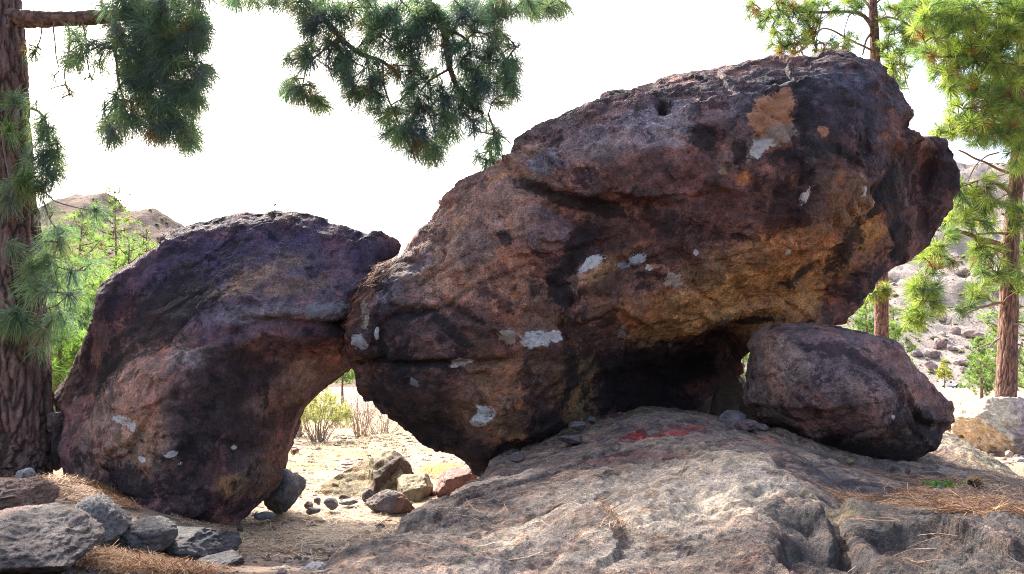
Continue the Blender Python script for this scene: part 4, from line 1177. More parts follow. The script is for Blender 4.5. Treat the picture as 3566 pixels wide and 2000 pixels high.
def bark_trunk(path, radii, seg_h, sides, seed, scale, depth, pal, flare=0.0):
    """trunk with raised bark plates; returns verts, quads, colours"""
    path = np.asarray(path, float)
    L = np.r_[0, np.cumsum(np.linalg.norm(np.diff(path, axis=0), axis=1))]
    n = max(8, int(L[-1] / seg_h))
    q = np.linspace(0, L[-1], n)
    ctr = smooth_path(path, n) if len(path) > 2 else np.stack([np.interp(q, L, path[:, k]) for k in range(3)], -1)
    rad = np.interp(q, L, radii)
    if flare:
        rad = rad * (1 + flare * np.exp(-q / .45))
    a = np.arange(sides) * 2 * np.pi / sides
    nrm = np.stack([np.cos(a), np.sin(a), 0 * a], -1)
    pos = ctr[:, None] + rad[:, None, None] * nrm[None]
    # bark cells, long up the trunk
    cp = np.stack([np.broadcast_to(nrm[:, 0], (n, sides)) * radii[1], np.broadcast_to(nrm[:, 1], (n, sides)) * radii[1], np.broadcast_to(q[:, None], (n, sides)) * .18], -1).reshape(-1, 3) * scale
    wq = np.stack([pn(cp * .6, seed), pn(cp * .6, seed + 1), pn(cp * .6, seed + 2)], -1)
    f1, f2, cid = worley(cp + .75 * wq + .3 * np.stack([pn(cp * 2.3, seed + 5)] * 3, -1), seed)
    e = sstep(.0, .20, f2 - f1 + .06 * wq[:, 0])
    e = .08 + .92 * e
    f1b, f2b, cidb = worley(cp * np.array([2.2, 2.2, 3.4]) + .4 * wq, seed + 3)
    disp = depth * (e - 1) + depth * .45 * (_rv[cid][:, 0] - .5) * e + depth * .35 * (_rv[cidb][:, 1] - .5) * sstep(0, .25, f2b - f1b) + depth * .25 * fbm(cp * 5, 3, seed)
    N3 = np.broadcast_to(nrm[None], (n, sides, 3)).reshape(-1, 3)
    big = rad.mean() * .06 * fbm(cp * .25, 3, seed + 8)
    V = pos.reshape(-1, 3) + N3 * (disp + big)[:, None]
    pal = np.array(pal)
    C = .5 * (pal[(cidb + cid) % len(pal)] + pal.mean(0)) * (1 + .25 * fbm(cp * 3, 3, seed + 11))[:, None]
    C = C * e[:, None] + np.array([.035, .022, .02]) * (1 - e[:, None])
    i = (np.arange(n - 1)[:, None] * sides)
    j = np.arange(sides)
    F = np.stack([i + j, i + (j + 1) % sides, i + sides + (j + 1) % sides, i + sides + j], -1).reshape(-1, 4)
    return V, F, np.clip(C, .01, .6)


def limb_path(px, n):
    return smooth_path([P(*p) for p in px], n)


def limb_mesh(name, path, r0, r1, twigs, parent_o, org, colr=(.14, .085, .065), sides=9, jit=.12):
    path = np.asarray(path)
    if r0 > .045:
        path, sides = smooth_path(path[::3], 150), 20
    L = len(path)
    rd = np.linspace(r0, r1, L) * (1 + jit * pn(path * 6, 3))
    paths = [(path, rd)]
    V, F, C = tubes(paths, sides, [colr])
    if r0 > .045:      # flaky bark on the thick limbs
        ctr = np.vstack([np.repeat(path, sides, 0), path[-1:]])
        rad_ = V - ctr
        f1, f2, cid = worley(V * np.array([9, 16, 16]), 4)
        e_ = sstep(0, .25, f2 - f1)
        V = ctr + rad_ * (1 + .16 * (e_ - .7) + .10 * (_rv[cid][:, 0] - .5))[:, None]
        C = C * (.35 + .65 * e_)[:, None] * (.7 + .7 * _rv[cid][:, 1:2])
    if twigs:
        V2, F2, C2 = tubes(twigs, 4, [np.array(colr) * .9] * len(twigs))
        F = F + [f + len(V) for f in F2]
        V = np.vstack([V, V2])
        C = np.vstack([C, C2])
    C = C * (1 + .3 * pn(V * 9, 5))[:, None]
    return link(name, to_mesh(name, V - org, F, col=np.clip(C, .01, .5)), M_TWIG, parent_o)


PAL_DARK = [(.095, .16, .12), (.115, .195, .13), (.09, .145, .145), (.17, .24, .125), (.09, .12, .155)]
PAL_SUN = [(.22, .28, .065), (.27, .33, .08), (.13, .20, .07), (.31, .35, .11), (.15, .23, .08), (.09, .15, .06)]
PAL_MID = [(.10, .16, .06), (.15, .21, .06), (.07, .12, .06), (.18, .23, .08)]

# --- thick pine at the left edge
Yt = 8.55
tp = [P(35, 1675, Yt), P(40, 1500, Yt), P(30, 1000, Yt), P(2, 500, Yt), P(-18, 0, Yt), P(-70, -500, Yt), P(-90, -1200, Yt + .2), P(-110, -2300, Yt + .5)]
tro = tp[0].copy()
tro[2] -= .12
PINE1 = root('pine_tree', tro, label='thick old pine at the left edge with drooping boughs, rough plated trunk', cat='tree')
V, F, C = bark_trunk([tro] + tp, [.43, .42, .41, .385, .365, .35, .31, .24, .10], .026, 160, 2, 8.5, .040, [(.12, .072, .06), (.16, .10, .085), (.09, .045, .035), (.075, .05, .045), (.20, .145, .125), (.13, .05, .035)], .12)
link('trunk', to_mesh('trunk', V - tro, F, col=C), M_BARK, PINE1)

rt = np.random.default_rng(21)


def bough(parent_o, org, limbs, ells, Y, dY, dens, seed, L=.25, n=90, width=.0042, pal=PAL_DARK, extra=None, dirmix=(.7, (0, 0, -.25)), brown=.04, sag=.1, colr=(.14, .085, .065), droop=.75, sub=.0, rad=(.008, .0045), spread=1.25):
    r = np.random.default_rng(seed)
    lp = []
    for px, r0, r1 in limbs:
        path = limb_path(px, 26) if not isinstance(px, np.ndarray) else px
        path = path + .02 * np.stack([pn(path * 3, seed), pn(path * 3, seed + 1), pn(path * 3, seed + 2)], -1)
        lp.append((path, r0, r1))
    nodes = np.concatenate([p[3:] if len(p) > 10 else p for p, _, _ in lp])
    owner = np.concatenate([np.full(len(p[3:] if len(p) > 10 else p), k) for k, (p, _, _) in enumerate(lp)])
    tips = cluster_tips(ells, Y, dY, dens, r) if ells else np.zeros((0, 3))
    if extra is not None:
        tips = np.vstack([tips, extra])
    tw, dirs, who = grow(nodes, tips, r, sag, rad=rad, owner=owner, maxn=4)
    dm = np.array(dirmix[1])
    dirs = dirs * dirmix[0] + dm + r.normal(size=dirs.shape) * .25
    dirs /= np.linalg.norm(dirs, axis=1)[:, None]
    for k, (p, r0, r1) in enumerate(lp):
        limb_mesh('limb', p, r0, r1, [t_ for t_, w_ in zip(tw, who) if w_ == k], parent_o, org, colr)
    foliage_part('foliage', tips, dirs, r, L, n, width, pal, seed, parent_o, org, brown, spread, droop)
    return tips


bough(PINE1, tro, [([(30, 60, 8.5), (170, 70, 8.45), (390, 55, 8.4), (520, 70, 8.35), (600, 150, 8.3), (640, 260, 8.3)], .10, .025), ([(390, 60, 8.4), (400, 150, 8.3), (410, 260, 8.25), (440, 360, 8.25)], .022, .008), ([(520, 70, 8.35), (560, 220, 8.5), (580, 380, 8.5)], .02, .008), ([(390, 50, 8.4), (560, 0, 8.4), (660, -60, 8.4)], .04, .01)],
      [(480, 90, 100, 90), (600, 80, 120, 90), (690, 90, 45, 80), (520, 220, 110, 80), (640, 230, 80, 100), (470, 300, 80, 70), (600, 340, 80, 70), (560, 420, 110, 45), (400, 450, 45, 45, 1.3), (660, 480, 45, 38, 1.4), (545, 470, 40, 22), (730, 260, 28, 32, 1.3), (685, 375, 22, 40, 1.3), (360, 200, 30, 60, .6), (400, 380, 40, 40), (420, 10, 110, 30), (600, -30, 150, 40), (250, 190, 50, 45, .8), (280, 120, 70, 40, .5)], 8.35, .5, 1.9, 31, n=80)
bough(PINE1, tro, [([(190, 75, 8.4), (186, 120, 8.35), (196, 190, 8.3), (207, 250, 8.3)], .011, .005), ([(240, 75, 8.4), (238, 180, 8.3), (225, 260, 8.25), (240, 320, 8.2)], .011, .005), ([(150, 75, 8.4), (140, 130, 8.3), (118, 185, 8.25)], .010, .005), ([(290, 75, 8.4), (300, 170, 8.3), (310, 270, 8.25)], .010, .005)],
      [(120, 180, 25, 40, 1.2), (230, 330, 35, 22, 1.0), (180, 290, 20, 25, .8), (310, 280, 20, 10, 1)], 8.25, .12, 2.2, 32, L=.16, n=36, brown=.15)
bough(PINE1, tro, [([(90, 380, 8.3), (130, 390, 8.2), (165, 450, 8.15), (175, 540, 8.15), (160, 640, 8.15)], .016, .006)],
      [(155, 430, 35, 30), (170, 500, 42, 60, 1.2), (175, 580, 42, 50, 1.2), (150, 650, 42, 32), (120, 350, 15, 20)], 8.2, .2, 2.0, 33, n=60)
bough(PINE1, tro, [([(60, 690, 8.15), (141, 668, 8.1), (194, 706, 8.0), (260, 722, 7.95), (325, 728, 7.95)], .008, .005), ([(150, 700, 8.1), (168, 760, 8.0), (205, 808, 8.0)], .007, .004), ([(170, 905, 8.1), (220, 940, 8.0), (290, 945, 7.95)], .007, .004), ([(150, 1020, 8.1), (200, 1015, 8.0), (240, 1030, 8.0)], .008, .004), ([(120, 1075, 8.1), (190, 1065, 8.0), (230, 1035, 7.95)], .007, .004)],
      [(165, 740, 20, 25), (176, 820, 32, 35), (229, 795, 20, 12, 2), (312, 925, 14, 12, 3), (258, 955, 24, 14, 2), (247, 1026, 18, 10, 3), (218, 1085, 22, 14, 2), (228, 1120, 12, 12, 3), (176, 1109, 18, 18, 2), (159, 1150, 18, 15, 2), (141, 1209, 18, 16, 1.5), (150, 915, 30, 50, 1.5), (165, 979, 30, 40, 1.5), (110, 1003, 20, 20, 2), (210, 860, 30, 20)], 8.05, .2, 1.5, 34, extra=np.array([P(335, 726, 7.95), P(338, 728, 7.95), P(332, 735, 7.97)]), n=48)
bough(PINE1, tro, [([(20, 560, 8.15), (30, 620, 8.08), (34, 674, 8.05)], .008, .005), ([(10, 1060, 8.12), (35, 1090, 8.08), (60, 1110, 8.05)], .008, .005), ([(0, 440, 8.15), (20, 560, 8.1), (30, 620, 8.08)], .012, .008), ([(20, 820, 8.12), (5, 880, 8.05), (40, 930, 8.05), (120, 950, 8.05)], .012, .007)],
      [(50, 640, 45, 35, 1.5), (20, 690, 30, 20, 1.5), (40, 1100, 45, 30, 1.6), (80, 1120, 25, 20, 1.5), (55, 335, 30, 25, 1.2), (20, 460, 20, 30), (110, 920, 20, 25, 1.5), (45, 850, 10, 10, 2), (100, 560, 20, 60, .8)], 8.03, .08, 1.5, 35, n=55, pal=PAL_DARK + [(.07, .12, .04)])

# high limb that carries the hanging boughs in the middle of the picture
hl = np.array([P(-75, -620, 8.6), P(250, -640, 8.7), P(650, -560, 8.8), P(980, -430, 8.9), P(1250, -330, 9.0), P(1440, -230, 9.0)])
bough(PINE1, tro, [([(820, -500, 8.85), (930, -200, 8.9), (1060, 0, 8.95), (1110, 38, 8.95), (1183, 131, 8.95), (1252, 183, 8.95), (1328, 215, 8.95), (1411, 266, 8.95)], .05, .018), ([(1183, 131, 8.95), (1120, 180, 8.9), (1070, 230, 8.9), (1050, 320, 8.9)], .014, .006), ([(1328, 215, 8.95), (1340, 300, 8.9), (1380, 400, 8.9), (1420, 470, 8.9)], .013, .006)],
      [(1040, 230, 50, 80), (1010, 320, 40, 30, 1.2), (1075, 330, 50, 30, 1.2), (1130, 350, 30, 30, 1.4), (1150, 70, 110, 50), (1240, 240, 90, 60), (1180, 180, 80, 50, .8), (1280, 330, 45, 30, .8), (1330, 390, 55, 45), (1380, 470, 70, 35, 1.2), (1420, 380, 60, 50), (1480, 520, 80, 32, 1.4), (1440, 460, 60, 35), (860, 5, 70, 16, 1.2), (810, -5, 50, 20, 1.2), (930, 0, 60, 20), (1010, 10, 60, 20), (1100, 20, 70, 40), (1240, 30, 80, 50), (1300, 300, 50, 50), (1210, 320, 40, 40, .7), (1090, 130, 40, 50, .7)], 8.95, .4, 1.7, 41, n=80)
bough(PINE1, tro, [([(1440, -230, 9.0), (1475, -60, 9.0), (1488, 0, 9.0), (1529, 69, 9.0), (1557, 159, 9.0), (1571, 256, 9.0), (1612, 332, 9.0), (1647, 381, 9.0), (1702, 395, 9.0)], .055, .016), ([(1702, 395, 9.0), (1723, 457, 9.05), (1760, 480, 9.1), (1785, 500, 9.1)], .012, .006), ([(1540, 100, 9.0), (1600, 120, 9.0), (1640, 170, 9.0), (1580, 240, 9.0)], .02, .008), ([(1660, 200, 9.0), (1720, 205, 9.0), (1770, 215, 9.0)], .012, .005), ([(1560, 240, 9.0), (1480, 300, 8.95), (1440, 380, 8.9)], .015, .006), ([(1475, -60, 9.0), (1640, -40, 9.0), (1800, -20, 9.0)], .022, .008)],
      [(1340, 110, 110, 80, .9), (1470, 110, 100, 80, .9), (1580, 50, 100, 60), (1690, 80, 70, 60, .8), (1860, 20, 90, 34, 1.2), (1780, 20, 70, 40), (1720, 260, 90, 60, 1.1), (1760, 160, 50, 40), (1770, 230, 40, 40), (1760, 330, 50, 35), (1500, 300, 90, 80), (1560, 400, 70, 50), (1640, 300, 60, 60), (1660, 430, 40, 30), (1710, 480, 60, 40, .7), (1690, 550, 45, 28, 1.2), (1640, 350, 50, 40), (1560, 480, 50, 30), (1940, 20, 60, 24, 1.2), (1690, 20, 80, 40), (1430, 30, 90, 50), (1600, 180, 60, 60), (1670, 160, 50, 50), (1400, 230, 60, 50)], 9.05, .4, 1.7, 42, n=80)

# the rest of the old pine's crown, above the frame
r = np.random.default_rng(77)
cl, cn = [], []
for k in range(30):
    zb = 6.6 + 8.2 * (k / 30.0)
    az = k * 2.399 + r.uniform(-.3, .3)
    Lb = (3.9 - 2.6 * (k / 30.0)) * r.uniform(.8, 1.1)
    if math.sin(az) > .75 and math.cos(az) < .3 and k < 12:
        Lb *= .6
    tc = np.array([np.interp(zb, [p[2] for p in tp], [p[a] for p in tp]) for a in (0, 1)] + [zb])
    dv = np.array([math.cos(az), math.sin(az), .12])
    pth = smooth_path([tc, tc + dv * Lb * .4 + np.array([0, 0, .2]), tc + dv * Lb * .75 + np.array([0, 0, .1]), tc + dv * Lb + np.array([0, 0, -.15])], 12)
    cl.append((pth, np.linspace(.075, .02, 12)))
    cn.append(pth)
tips = []
for pth in cn:
    for _ in range(30):
        b0 = pth[r.integers(3, 12)]
        tips.append(b0 + r.normal(size=3) * np.array([.42, .42, .30]))
for pth in (smooth_path(hl, 30),):
    for _ in range(60):
        tips.append(pth[r.integers(8, 30)] + r.normal(size=3) * np.array([.5, .5, .3]) + np.array([0, 0, .75]))
tips = np.array(tips)
keepm = []
for t in tips:
    rel = t - CAMP
    yc = rel @ _f
    keepm.append(CYP - FPX * (rel @ _u) / yc < -120)
tips = tips[np.array(keepm)]
hp = smooth_path(hl, 30)
tw, dirs, who = grow(np.concatenate(cn + [hp]), tips, r, .05, maxn=4, owner=np.concatenate([np.full(len(p_), k) for k, p_ in enumerate(cn + [hp])]))
for k, lb in enumerate(cl + [(hp, np.linspace(.128, .053, 30))]):
    mine = [lb] + [t_ for t_, w_ in zip(tw, who) if w_ == k]
    V, F, C = tubes(mine, 4, [np.array([.14, .085, .065])] * len(mine), cap=False)
    link('limb', to_mesh('limb', V - tro, F, col=C), M_TWIG, PINE1)
foliage_part('foliage', tips, dirs, r, .28, 64, .014, PAL_DARK, 88, PINE1, tro, seg2=False, spread=1.4)

# --- tall pine on the right, by the pale rock
Y2 = 16.0
tp2 = [P(3497, 1420, Y2), P(3503, 1387, Y2), P(3512, 1100, Y2), P(3523, 800, Y2), P(3539, 620, Y2), P(3552, 300, Y2), P(3562, 0, Y2), P(3570, -500, Y2), P(3575, -1100, Y2)]
o2 = tp2[0].copy()
o2[2] -= .5
PINE2 = root('pine_tree', o2, label='tall reddish pine trunk with bright green boughs at the right edge', cat='tree')
V, F, C = bark_trunk([o2] + tp2, [.225, .215, .212, .20, .185, .175, .15, .13, .10, .05], .045, 80, 6, 13, .022, [(.20, .10, .07), (.25, .14, .10), (.17, .075, .05), (.14, .085, .065), (.28, .185, .15)], .05)
link('trunk', to_mesh('trunk', V - o2, F, col=C), M_BARK, PINE2)
W2 = (.22, .13, .10)
kw = dict(L=.30, n=70, width=.0085, pal=PAL_SUN, colr=W2, dirmix=(.8, (-.15, 0, .12)), droop=.2, rad=(.011, .006))
bough(PINE2, o2, [([(3556, 370, Y2), (3540, 320, 15.8), (3477, 215, 15.6), (3394, 131, 15.4), (3366, 69, 15.3)], .07, .025), ([(3477, 215, 15.6), (3400, 200, 15.4), (3300, 200, 15.2), (3230, 190, 15.1)], .03, .012), ([(3545, 480, Y2), (3480, 420, 15.6), (3400, 400, 15.4), (3330, 440, 15.2)], .035, .012)],
      [(3450, 70, 110, 90), (3370, 60, 50, 60), (3290, 175, 70, 45), (3220, 190, 40, 30), (3400, 230, 90, 70), (3510, 230, 55, 110), (3330, 290, 50, 45), (3390, 380, 80, 70), (3330, 430, 45, 45, 1.1), (3280, 465, 50, 18, 1.2), (3480, 430, 80, 70), (3540, 540, 40, 60), (3400, 480, 40, 30), (3540, 60, 50, 80), (3480, 330, 70, 50), (3330, 130, 50, 60), (3250, 90, 70, 60), (3220, 30, 60, 40), (3300, 30, 60, 40), (3260, 250, 40, 35, .8), (3550, 420, 30, 60), (3430, 160, 60, 50)], 15.4, .9, 2.6, 51, brown=.03, **kw)
kw2 = dict(kw, pal=PAL_MID + PAL_SUN[:2])
bough(PINE2, o2, [([(3515, 870, Y2), (3487, 855, 15.9), (3421, 833, 15.6), (3354, 811, 15.4), (3321, 800, 15.3)], .055, .03), ([(3321, 805, 15.3), (3277, 861, 15.2), (3238, 905, 15.1), (3222, 960, 15.1), (3216, 1030, 15.1)], .03, .014), ([(3515, 815, Y2), (3487, 814, 15.9), (3399, 814, 15.7)], .035, .02), ([(3399, 825, 15.5), (3400, 880, 15.4), (3380, 940, 15.4), (3360, 980, 15.4)], .012, .006)],
      [(3215, 1010, 55, 50, 1.2), (3200, 1090, 45, 40, 1), (3182, 1115, 18, 16, 1), (3240, 920, 35, 40), (3260, 870, 30, 30), (3310, 910, 12, 12, 1), (3270, 1060, 20, 30, .8), (3320, 820, 40, 20)], 15.15, .5, 2.5, 52, **kw2)
bough(PINE2, o2, [([(3530, 1060, Y2), (3476, 1055, 15.9), (3388, 1082, 15.6), (3349, 1107, 15.4)], .038, .014), ([(3540, 700, Y2), (3500, 660, 15.9), (3435, 626, 15.6), (3380, 640, 15.4), (3345, 650, 15.3)], .034, .014), ([(3530, 610, Y2), (3477, 588, 15.8), (3400, 552, 15.5), (3338, 523, 15.3)], .03, .016), ([(3480, 530, 15.8), (3430, 550, 15.6), (3390, 590, 15.5), (3350, 710, 15.4)], .016, .008), ([(3500, 855, 15.9), (3450, 900, 15.6), (3440, 960, 15.5)], .03, .012)],
      [(3380, 700, 60, 50), (3340, 660, 20, 40), (3400, 775, 60, 28), (3335, 740, 35, 40), (3545, 760, 26, 60), (3450, 930, 50, 70), (3425, 870, 40, 40), (3420, 1010, 40, 30), (3345, 1085, 20, 16, 1.5), (3395, 1050, 24, 18, 1.2), (3450, 640, 40, 30, .6), (3470, 720, 40, 30, .8), (3550, 960, 20, 60), (3290, 760, 25, 40, .7)], 15.6, .6, 2.2, 53, **kw2)
bough(PINE2, o2, [([(3550, 350, Y2), (3640, 280, 15.9), (3760, 220, 15.8)], .06, .02), ([(3540, 640, Y2), (3640, 600, 15.9), (3740, 600, 15.7)], .04, .014), ([(3562, 20, Y2), (3640, -80, 16), (3700, -160, 16)], .05, .02), ([(3562, -60, Y2), (3480, -160, 15.9), (3400, -220, 15.8)], .05, .02)],
      [(3640, 250, 70, 80), (3760, 220, 70, 60), (3680, 580, 80, 60), (3650, 420, 50, 60), (3690, -120, 90, 80), (3420, -180, 100, 70), (3580, -350, 120, 150)], 15.9, 1.0, 1.2, 54, **kw2)
# short dead stubs on that trunk
stubs = []
for (u, v, du, dv) in [(3478, 981, -30, 6), (3540, 985, 30, 12), (3545, 1073, 40, 0), (3530, 1130, 36, 8), (3470, 1137, -30, -8), (3480, 1180, -35, 30), (3545, 1250, 14, -60), (3470, 1190, -90, 40)]:
    a, bq = P(u, v, 15.85), P(u + du, v + dv, 15.7)
    stubs.append((smooth_path([a, (a + bq) / 2 + np.array([0, 0, .03]), bq], 6), np.linspace(.022, .008, 6)))
V, F, C = tubes(stubs, 6, [np.array([.24, .19, .16])] * len(stubs))
for k in range(len(stubs)):
    V, F, C = tubes(stubs[k:k + 1], 6, [np.array([.24, .19, .16])])
    link('dead_branch', to_mesh('dead_branch', V - o2, F, col=C), M_TWIG, PINE2)

# --- second pine behind the great boulder
Y3 = 20.0
tp3 = [P(3069, 1420, Y3), P(3069, 1170, Y3), P(3069, 983, Y3), P(3058, 500, Y3), P(3046, 150, Y3), P(3040, 30, Y3), P(3036, -200, Y3), P(3030, -700, Y3)]
o3 = tp3[0].copy()
o3[2] -= .3
PINE3 = root('pine_tree', o3, label='slender pine standing behind the huge boulder, trunk showing right of it', cat='tree')
V, F, C = bark_trunk([o3] + tp3, [.20, .19, .18, .175, .15, .125, .12, .11, .05], .055, 64, 9, 13, .018, [(.20, .10, .07), (.25, .13, .095), (.16, .07, .05), (.15, .09, .07)], .05)
link('trunk', to_mesh('trunk', V - o3, F, col=C), M_BARK, PINE3)
kw = dict(L=.30, n=60, width=.010, pal=PAL_MID + PAL_SUN[:1], colr=(.17, .115, .10), dirmix=(.8, (0, 0, .1)), droop=.2, rad=(.011, .006))
bough(PINE3, o3, [([(3044, 110, Y3), (3015, 63, 19.8), (2960, 40, 19.6), (2860, 45, 19.4), (2740, 40, 19.2), (2650, 30, 19.0)], .06, .015), ([(3046, 180, Y3), (2960, 140, 19.6), (2870, 100, 19.4), (2830, 140, 19.2), (2790, 180, 19.1)], .03, .01), ([(3034, 116, Y3), (3012, 150, 19.9), (3005, 190, 19.8)], .035, .02), ([(3040, 40, Y3), (2980, -30, 19.7), (2900, -60, 19.5)], .04, .02), ([(2860, 45, 19.4), (2850, 110, 19.3), (2830, 180, 19.2)], .016, .008), ([(2960, 40, 19.6), (2940, 120, 19.5), (2950, 190, 19.5)], .014, .006)],
      [(2635, 40, 45, 35, 1.1), (2710, 30, 60, 40), (2780, 120, 70, 45), (2720, 170, 55, 30, 1.2), (2850, 40, 70, 50), (2950, 20, 60, 40), (2900, 160, 60, 28), (2790, 60, 70, 40), (2690, 90, 50, 30, .7), (2820, 190, 60, 18), (2960, 120, 30, 30, .5)], 19.4, .9, 2.6, 61, brown=.10, **kw)
bough(PINE3, o3, [([(3044, 80, Y3), (3090, 60, 20), (3150, 80, 20), (3190, 130, 20)], .04, .012), ([(3048, 200, Y3), (3100, 200, 20), (3140, 240, 20), (3170, 330, 20)], .025, .008), ([(3040, 20, Y3), (3100, -20, 20), (3180, -30, 20)], .03, .01)],
      [(3110, 60, 60, 50), (3180, 40, 60, 50), (3130, 150, 60, 50), (3085, 185, 35, 25, 1.2), (3190, 120, 50, 50), (3125, 220, 45, 40), (3110, 275, 25, 25, 1.2), (3160, 290, 30, 30, .6)], 20.0, .8, 2.6, 62, **dict(kw, pal=PAL_SUN[:3] + PAL_MID[:2]))
bough(PINE3, o3, [([(3070, 1000, Y3), (3040, 1010, 19.9), (3020, 1020, 19.8)], .014, .006), ([(3075, 1010, Y3), (3100, 1020, 19.9), (3120, 1030, 19.9)], .012, .005)],
      [(3085, 1010, 18, 20, 2.5), (3040, 1030, 16, 20, 1.5)], 19.75, .1, 2.5, 63, **dict(kw, pal=PAL_SUN))


# --- background pines
def far_pine(u, v_top, Y, zb, spread, seed, pal, label, ntips=170, L=.34, n=26, width=.022, crown=.78, trunk_r=.14, lean=0.0, group='pines in the valley behind the boulders'):
    r = np.random.default_rng(seed)
    ntips = int(ntips * 1.9)
    top = P(u, v_top, Y)
    b0 = np.array([top[0] + lean, Y, zb])
    H = top[2] - zb
    t = root('pine_tree', b0, label=label, cat='tree', group=group)
    path = smooth_path([b0, b0 + (top - b0) * .5 + r.normal(size=3) * .02 * H, top], 12)
    rd = np.linspace(trunk_r, .02, 12)
    V, F, C = tubes([(path, rd)], 8, [np.array([.17, .10, .075])])
    C = C * (1 + .3 * pn(V * 3, 2))[:, None]
    link('trunk', to_mesh('trunk', V - b0, F, col=C), M_TWIG, t)
    nb = int(10 + H * 3)
    limbs, nodes = [], []
    for k in range(nb):
        h = 1 - crown + crown * (k + .5) / nb
        c = b0 + (top - b0) * h
        Lb = spread * ((1 - h) / crown) ** .6 * r.uniform(.65, 1.15) + .12
        az = k * 2.399 + r.uniform(-.4, .75)
        dv = np.array([math.cos(az), math.sin(az), r.uniform(.15, .5)])
        p_ = smooth_path([c, c + dv * Lb * .5, c + dv * Lb + np.array([0, 0, Lb * .15])], 6)
        limbs.append((p_, np.linspace(.035, .012, 6) * max(.5, min(1.5, H / 8))))
        nodes.append(p_)
    tips = []
    wts = np.array([np.linalg.norm(p_[-1] - p_[0]) for p_ in nodes])
    for k in r.choice(nb, ntips, p=wts / wts.sum()):
        p_ = nodes[k]
        tips.append(p_[r.integers(2, 6)] + r.normal(size=3) * spread * .13)
    tips = np.array(tips + [top])
    tw, dirs, _w = grow(np.concatenate(nodes), tips, r, 0, rad=(.008, .006), maxn=3)
    V, F, C = tubes(limbs + tw, 4, [np.array([.15, .10, .075])] * (len(limbs) + len(tw)), cap=False)
    link('limb', to_mesh('limb', V - b0, F, col=C), M_TWIG, t, kind='stuff')
    dirs = dirs * .6 + np.array([0, 0, .5]) + r.normal(size=dirs.shape) * .3
    dirs /= np.linalg.norm(dirs, axis=1)[:, None]
    foliage_part('crown', tips, dirs, r, L, n, width, pal, seed, t, b0, .02, 1.3, .1, False)
    return t


PAL_FAR = [(.15, .23, .08), (.18, .27, .08), (.12, .20, .09), (.21, .29, .10)]
PAL_FARD = [(.09, .15, .08), (.12, .18, .09), (.08, .13, .08)]
far_pine(400, 668, 42, -.3, 2.6, 201, PAL_FAR, 'tallest young pine with a pointed top against the left hill', 300)
far_pine(510, 800, 46, -.3, 2.4, 202, PAL_FAR, 'young pine just left of the leaning boulder crest, below the hill', 220)
far_pine(290, 745, 36, -.2, 2.2, 203, PAL_FAR, 'young pine between the thick trunk and the tallest pointed pine', 260)
far_pine(190, 790, 30, -.1, 2.0, 204, PAL_FAR, 'young pine close behind the thick trunk, middle height', 220)
far_pine(450, 850, 32, -.2, 1.9, 205, PAL_FAR, 'bushy pine directly above the left shoulder of the leaning boulder', 220)
far_pine(350, 960, 26, 0, 1.7, 206, PAL_FAR + PAL_FARD[:1], 'lower bright pine at the left edge of the leaning boulder', 240)
far_pine(215, 1150, 21, 0, 1.5, 207, [(.17, .27, .07), (.2, .3, .08), (.14, .23, .06)], 'bright yellow green sapling between trunk and boulder, lowest one', 240, L=.3, width=.022)
far_pine(300, 1090, 24, 0, 1.6, 208, PAL_FARD, 'darker green pine behind the bright sapling by the boulder', 200)
far_pine(120, 980, 24, 0, 1.8, 209, PAL_FAR, 'young pine half hidden by the sprouts of the thick trunk', 200)
far_pine(560, 900, 50, -.3, 2.5, 210, PAL_FAR, 'pine whose crown just clears the left slope of the boulder', 160)
far_pine(958, 712, 60, -.4, 1.6, 211, PAL_FARD + PAL_FAR[:1], 'pine whose tip alone peeks over the leaning boulder top', 150, L=.4)
far_pine(1196, 1262, 62, -.4, 1.7, 212, PAL_FAR, 'small round pine with a bare trunk seen through the arch', 200, crown=.55, L=.34, trunk_r=.12)
far_pine(3405, 1180, 62, -.3, 1.2, 213, PAL_FAR, 'dense green pine below the slope left of the right trunk', 230, crown=.9)
far_pine(3455, 1150, 66, -.3, 1.4, 214, PAL_FAR, 'green pine touching the right trunk from the left', 200, crown=.9)
far_pine(3010, 1030, 38, -.2, 1.5, 215, PAL_FAR, 'bright pine in the notch between the huge and rounded boulders', 220)
far_pine(3110, 1080, 42, -.2, 1.1, 216, PAL_FAR, 'thin pine right of the slender trunk above the rounded boulder', 130)
far_pine(3560, 760, 34, -.2, 1.8, 217, PAL_FAR, 'green pine standing behind the right trunk at the picture edge', 300, crown=.9)
far_pine(3283, 1255, 240, -1.6, 2.6, 218, [(.27, .29, .06), (.3, .3, .07)], 'yellowish sapling at the foot of the stony slope', 60, L=1.0, n=16, width=.14)
far_pine(2590, 1200, 40, -.2, 1.8, 219, PAL_FAR, 'pine glimpsed through the pinhole under the tilted boulder', 150)


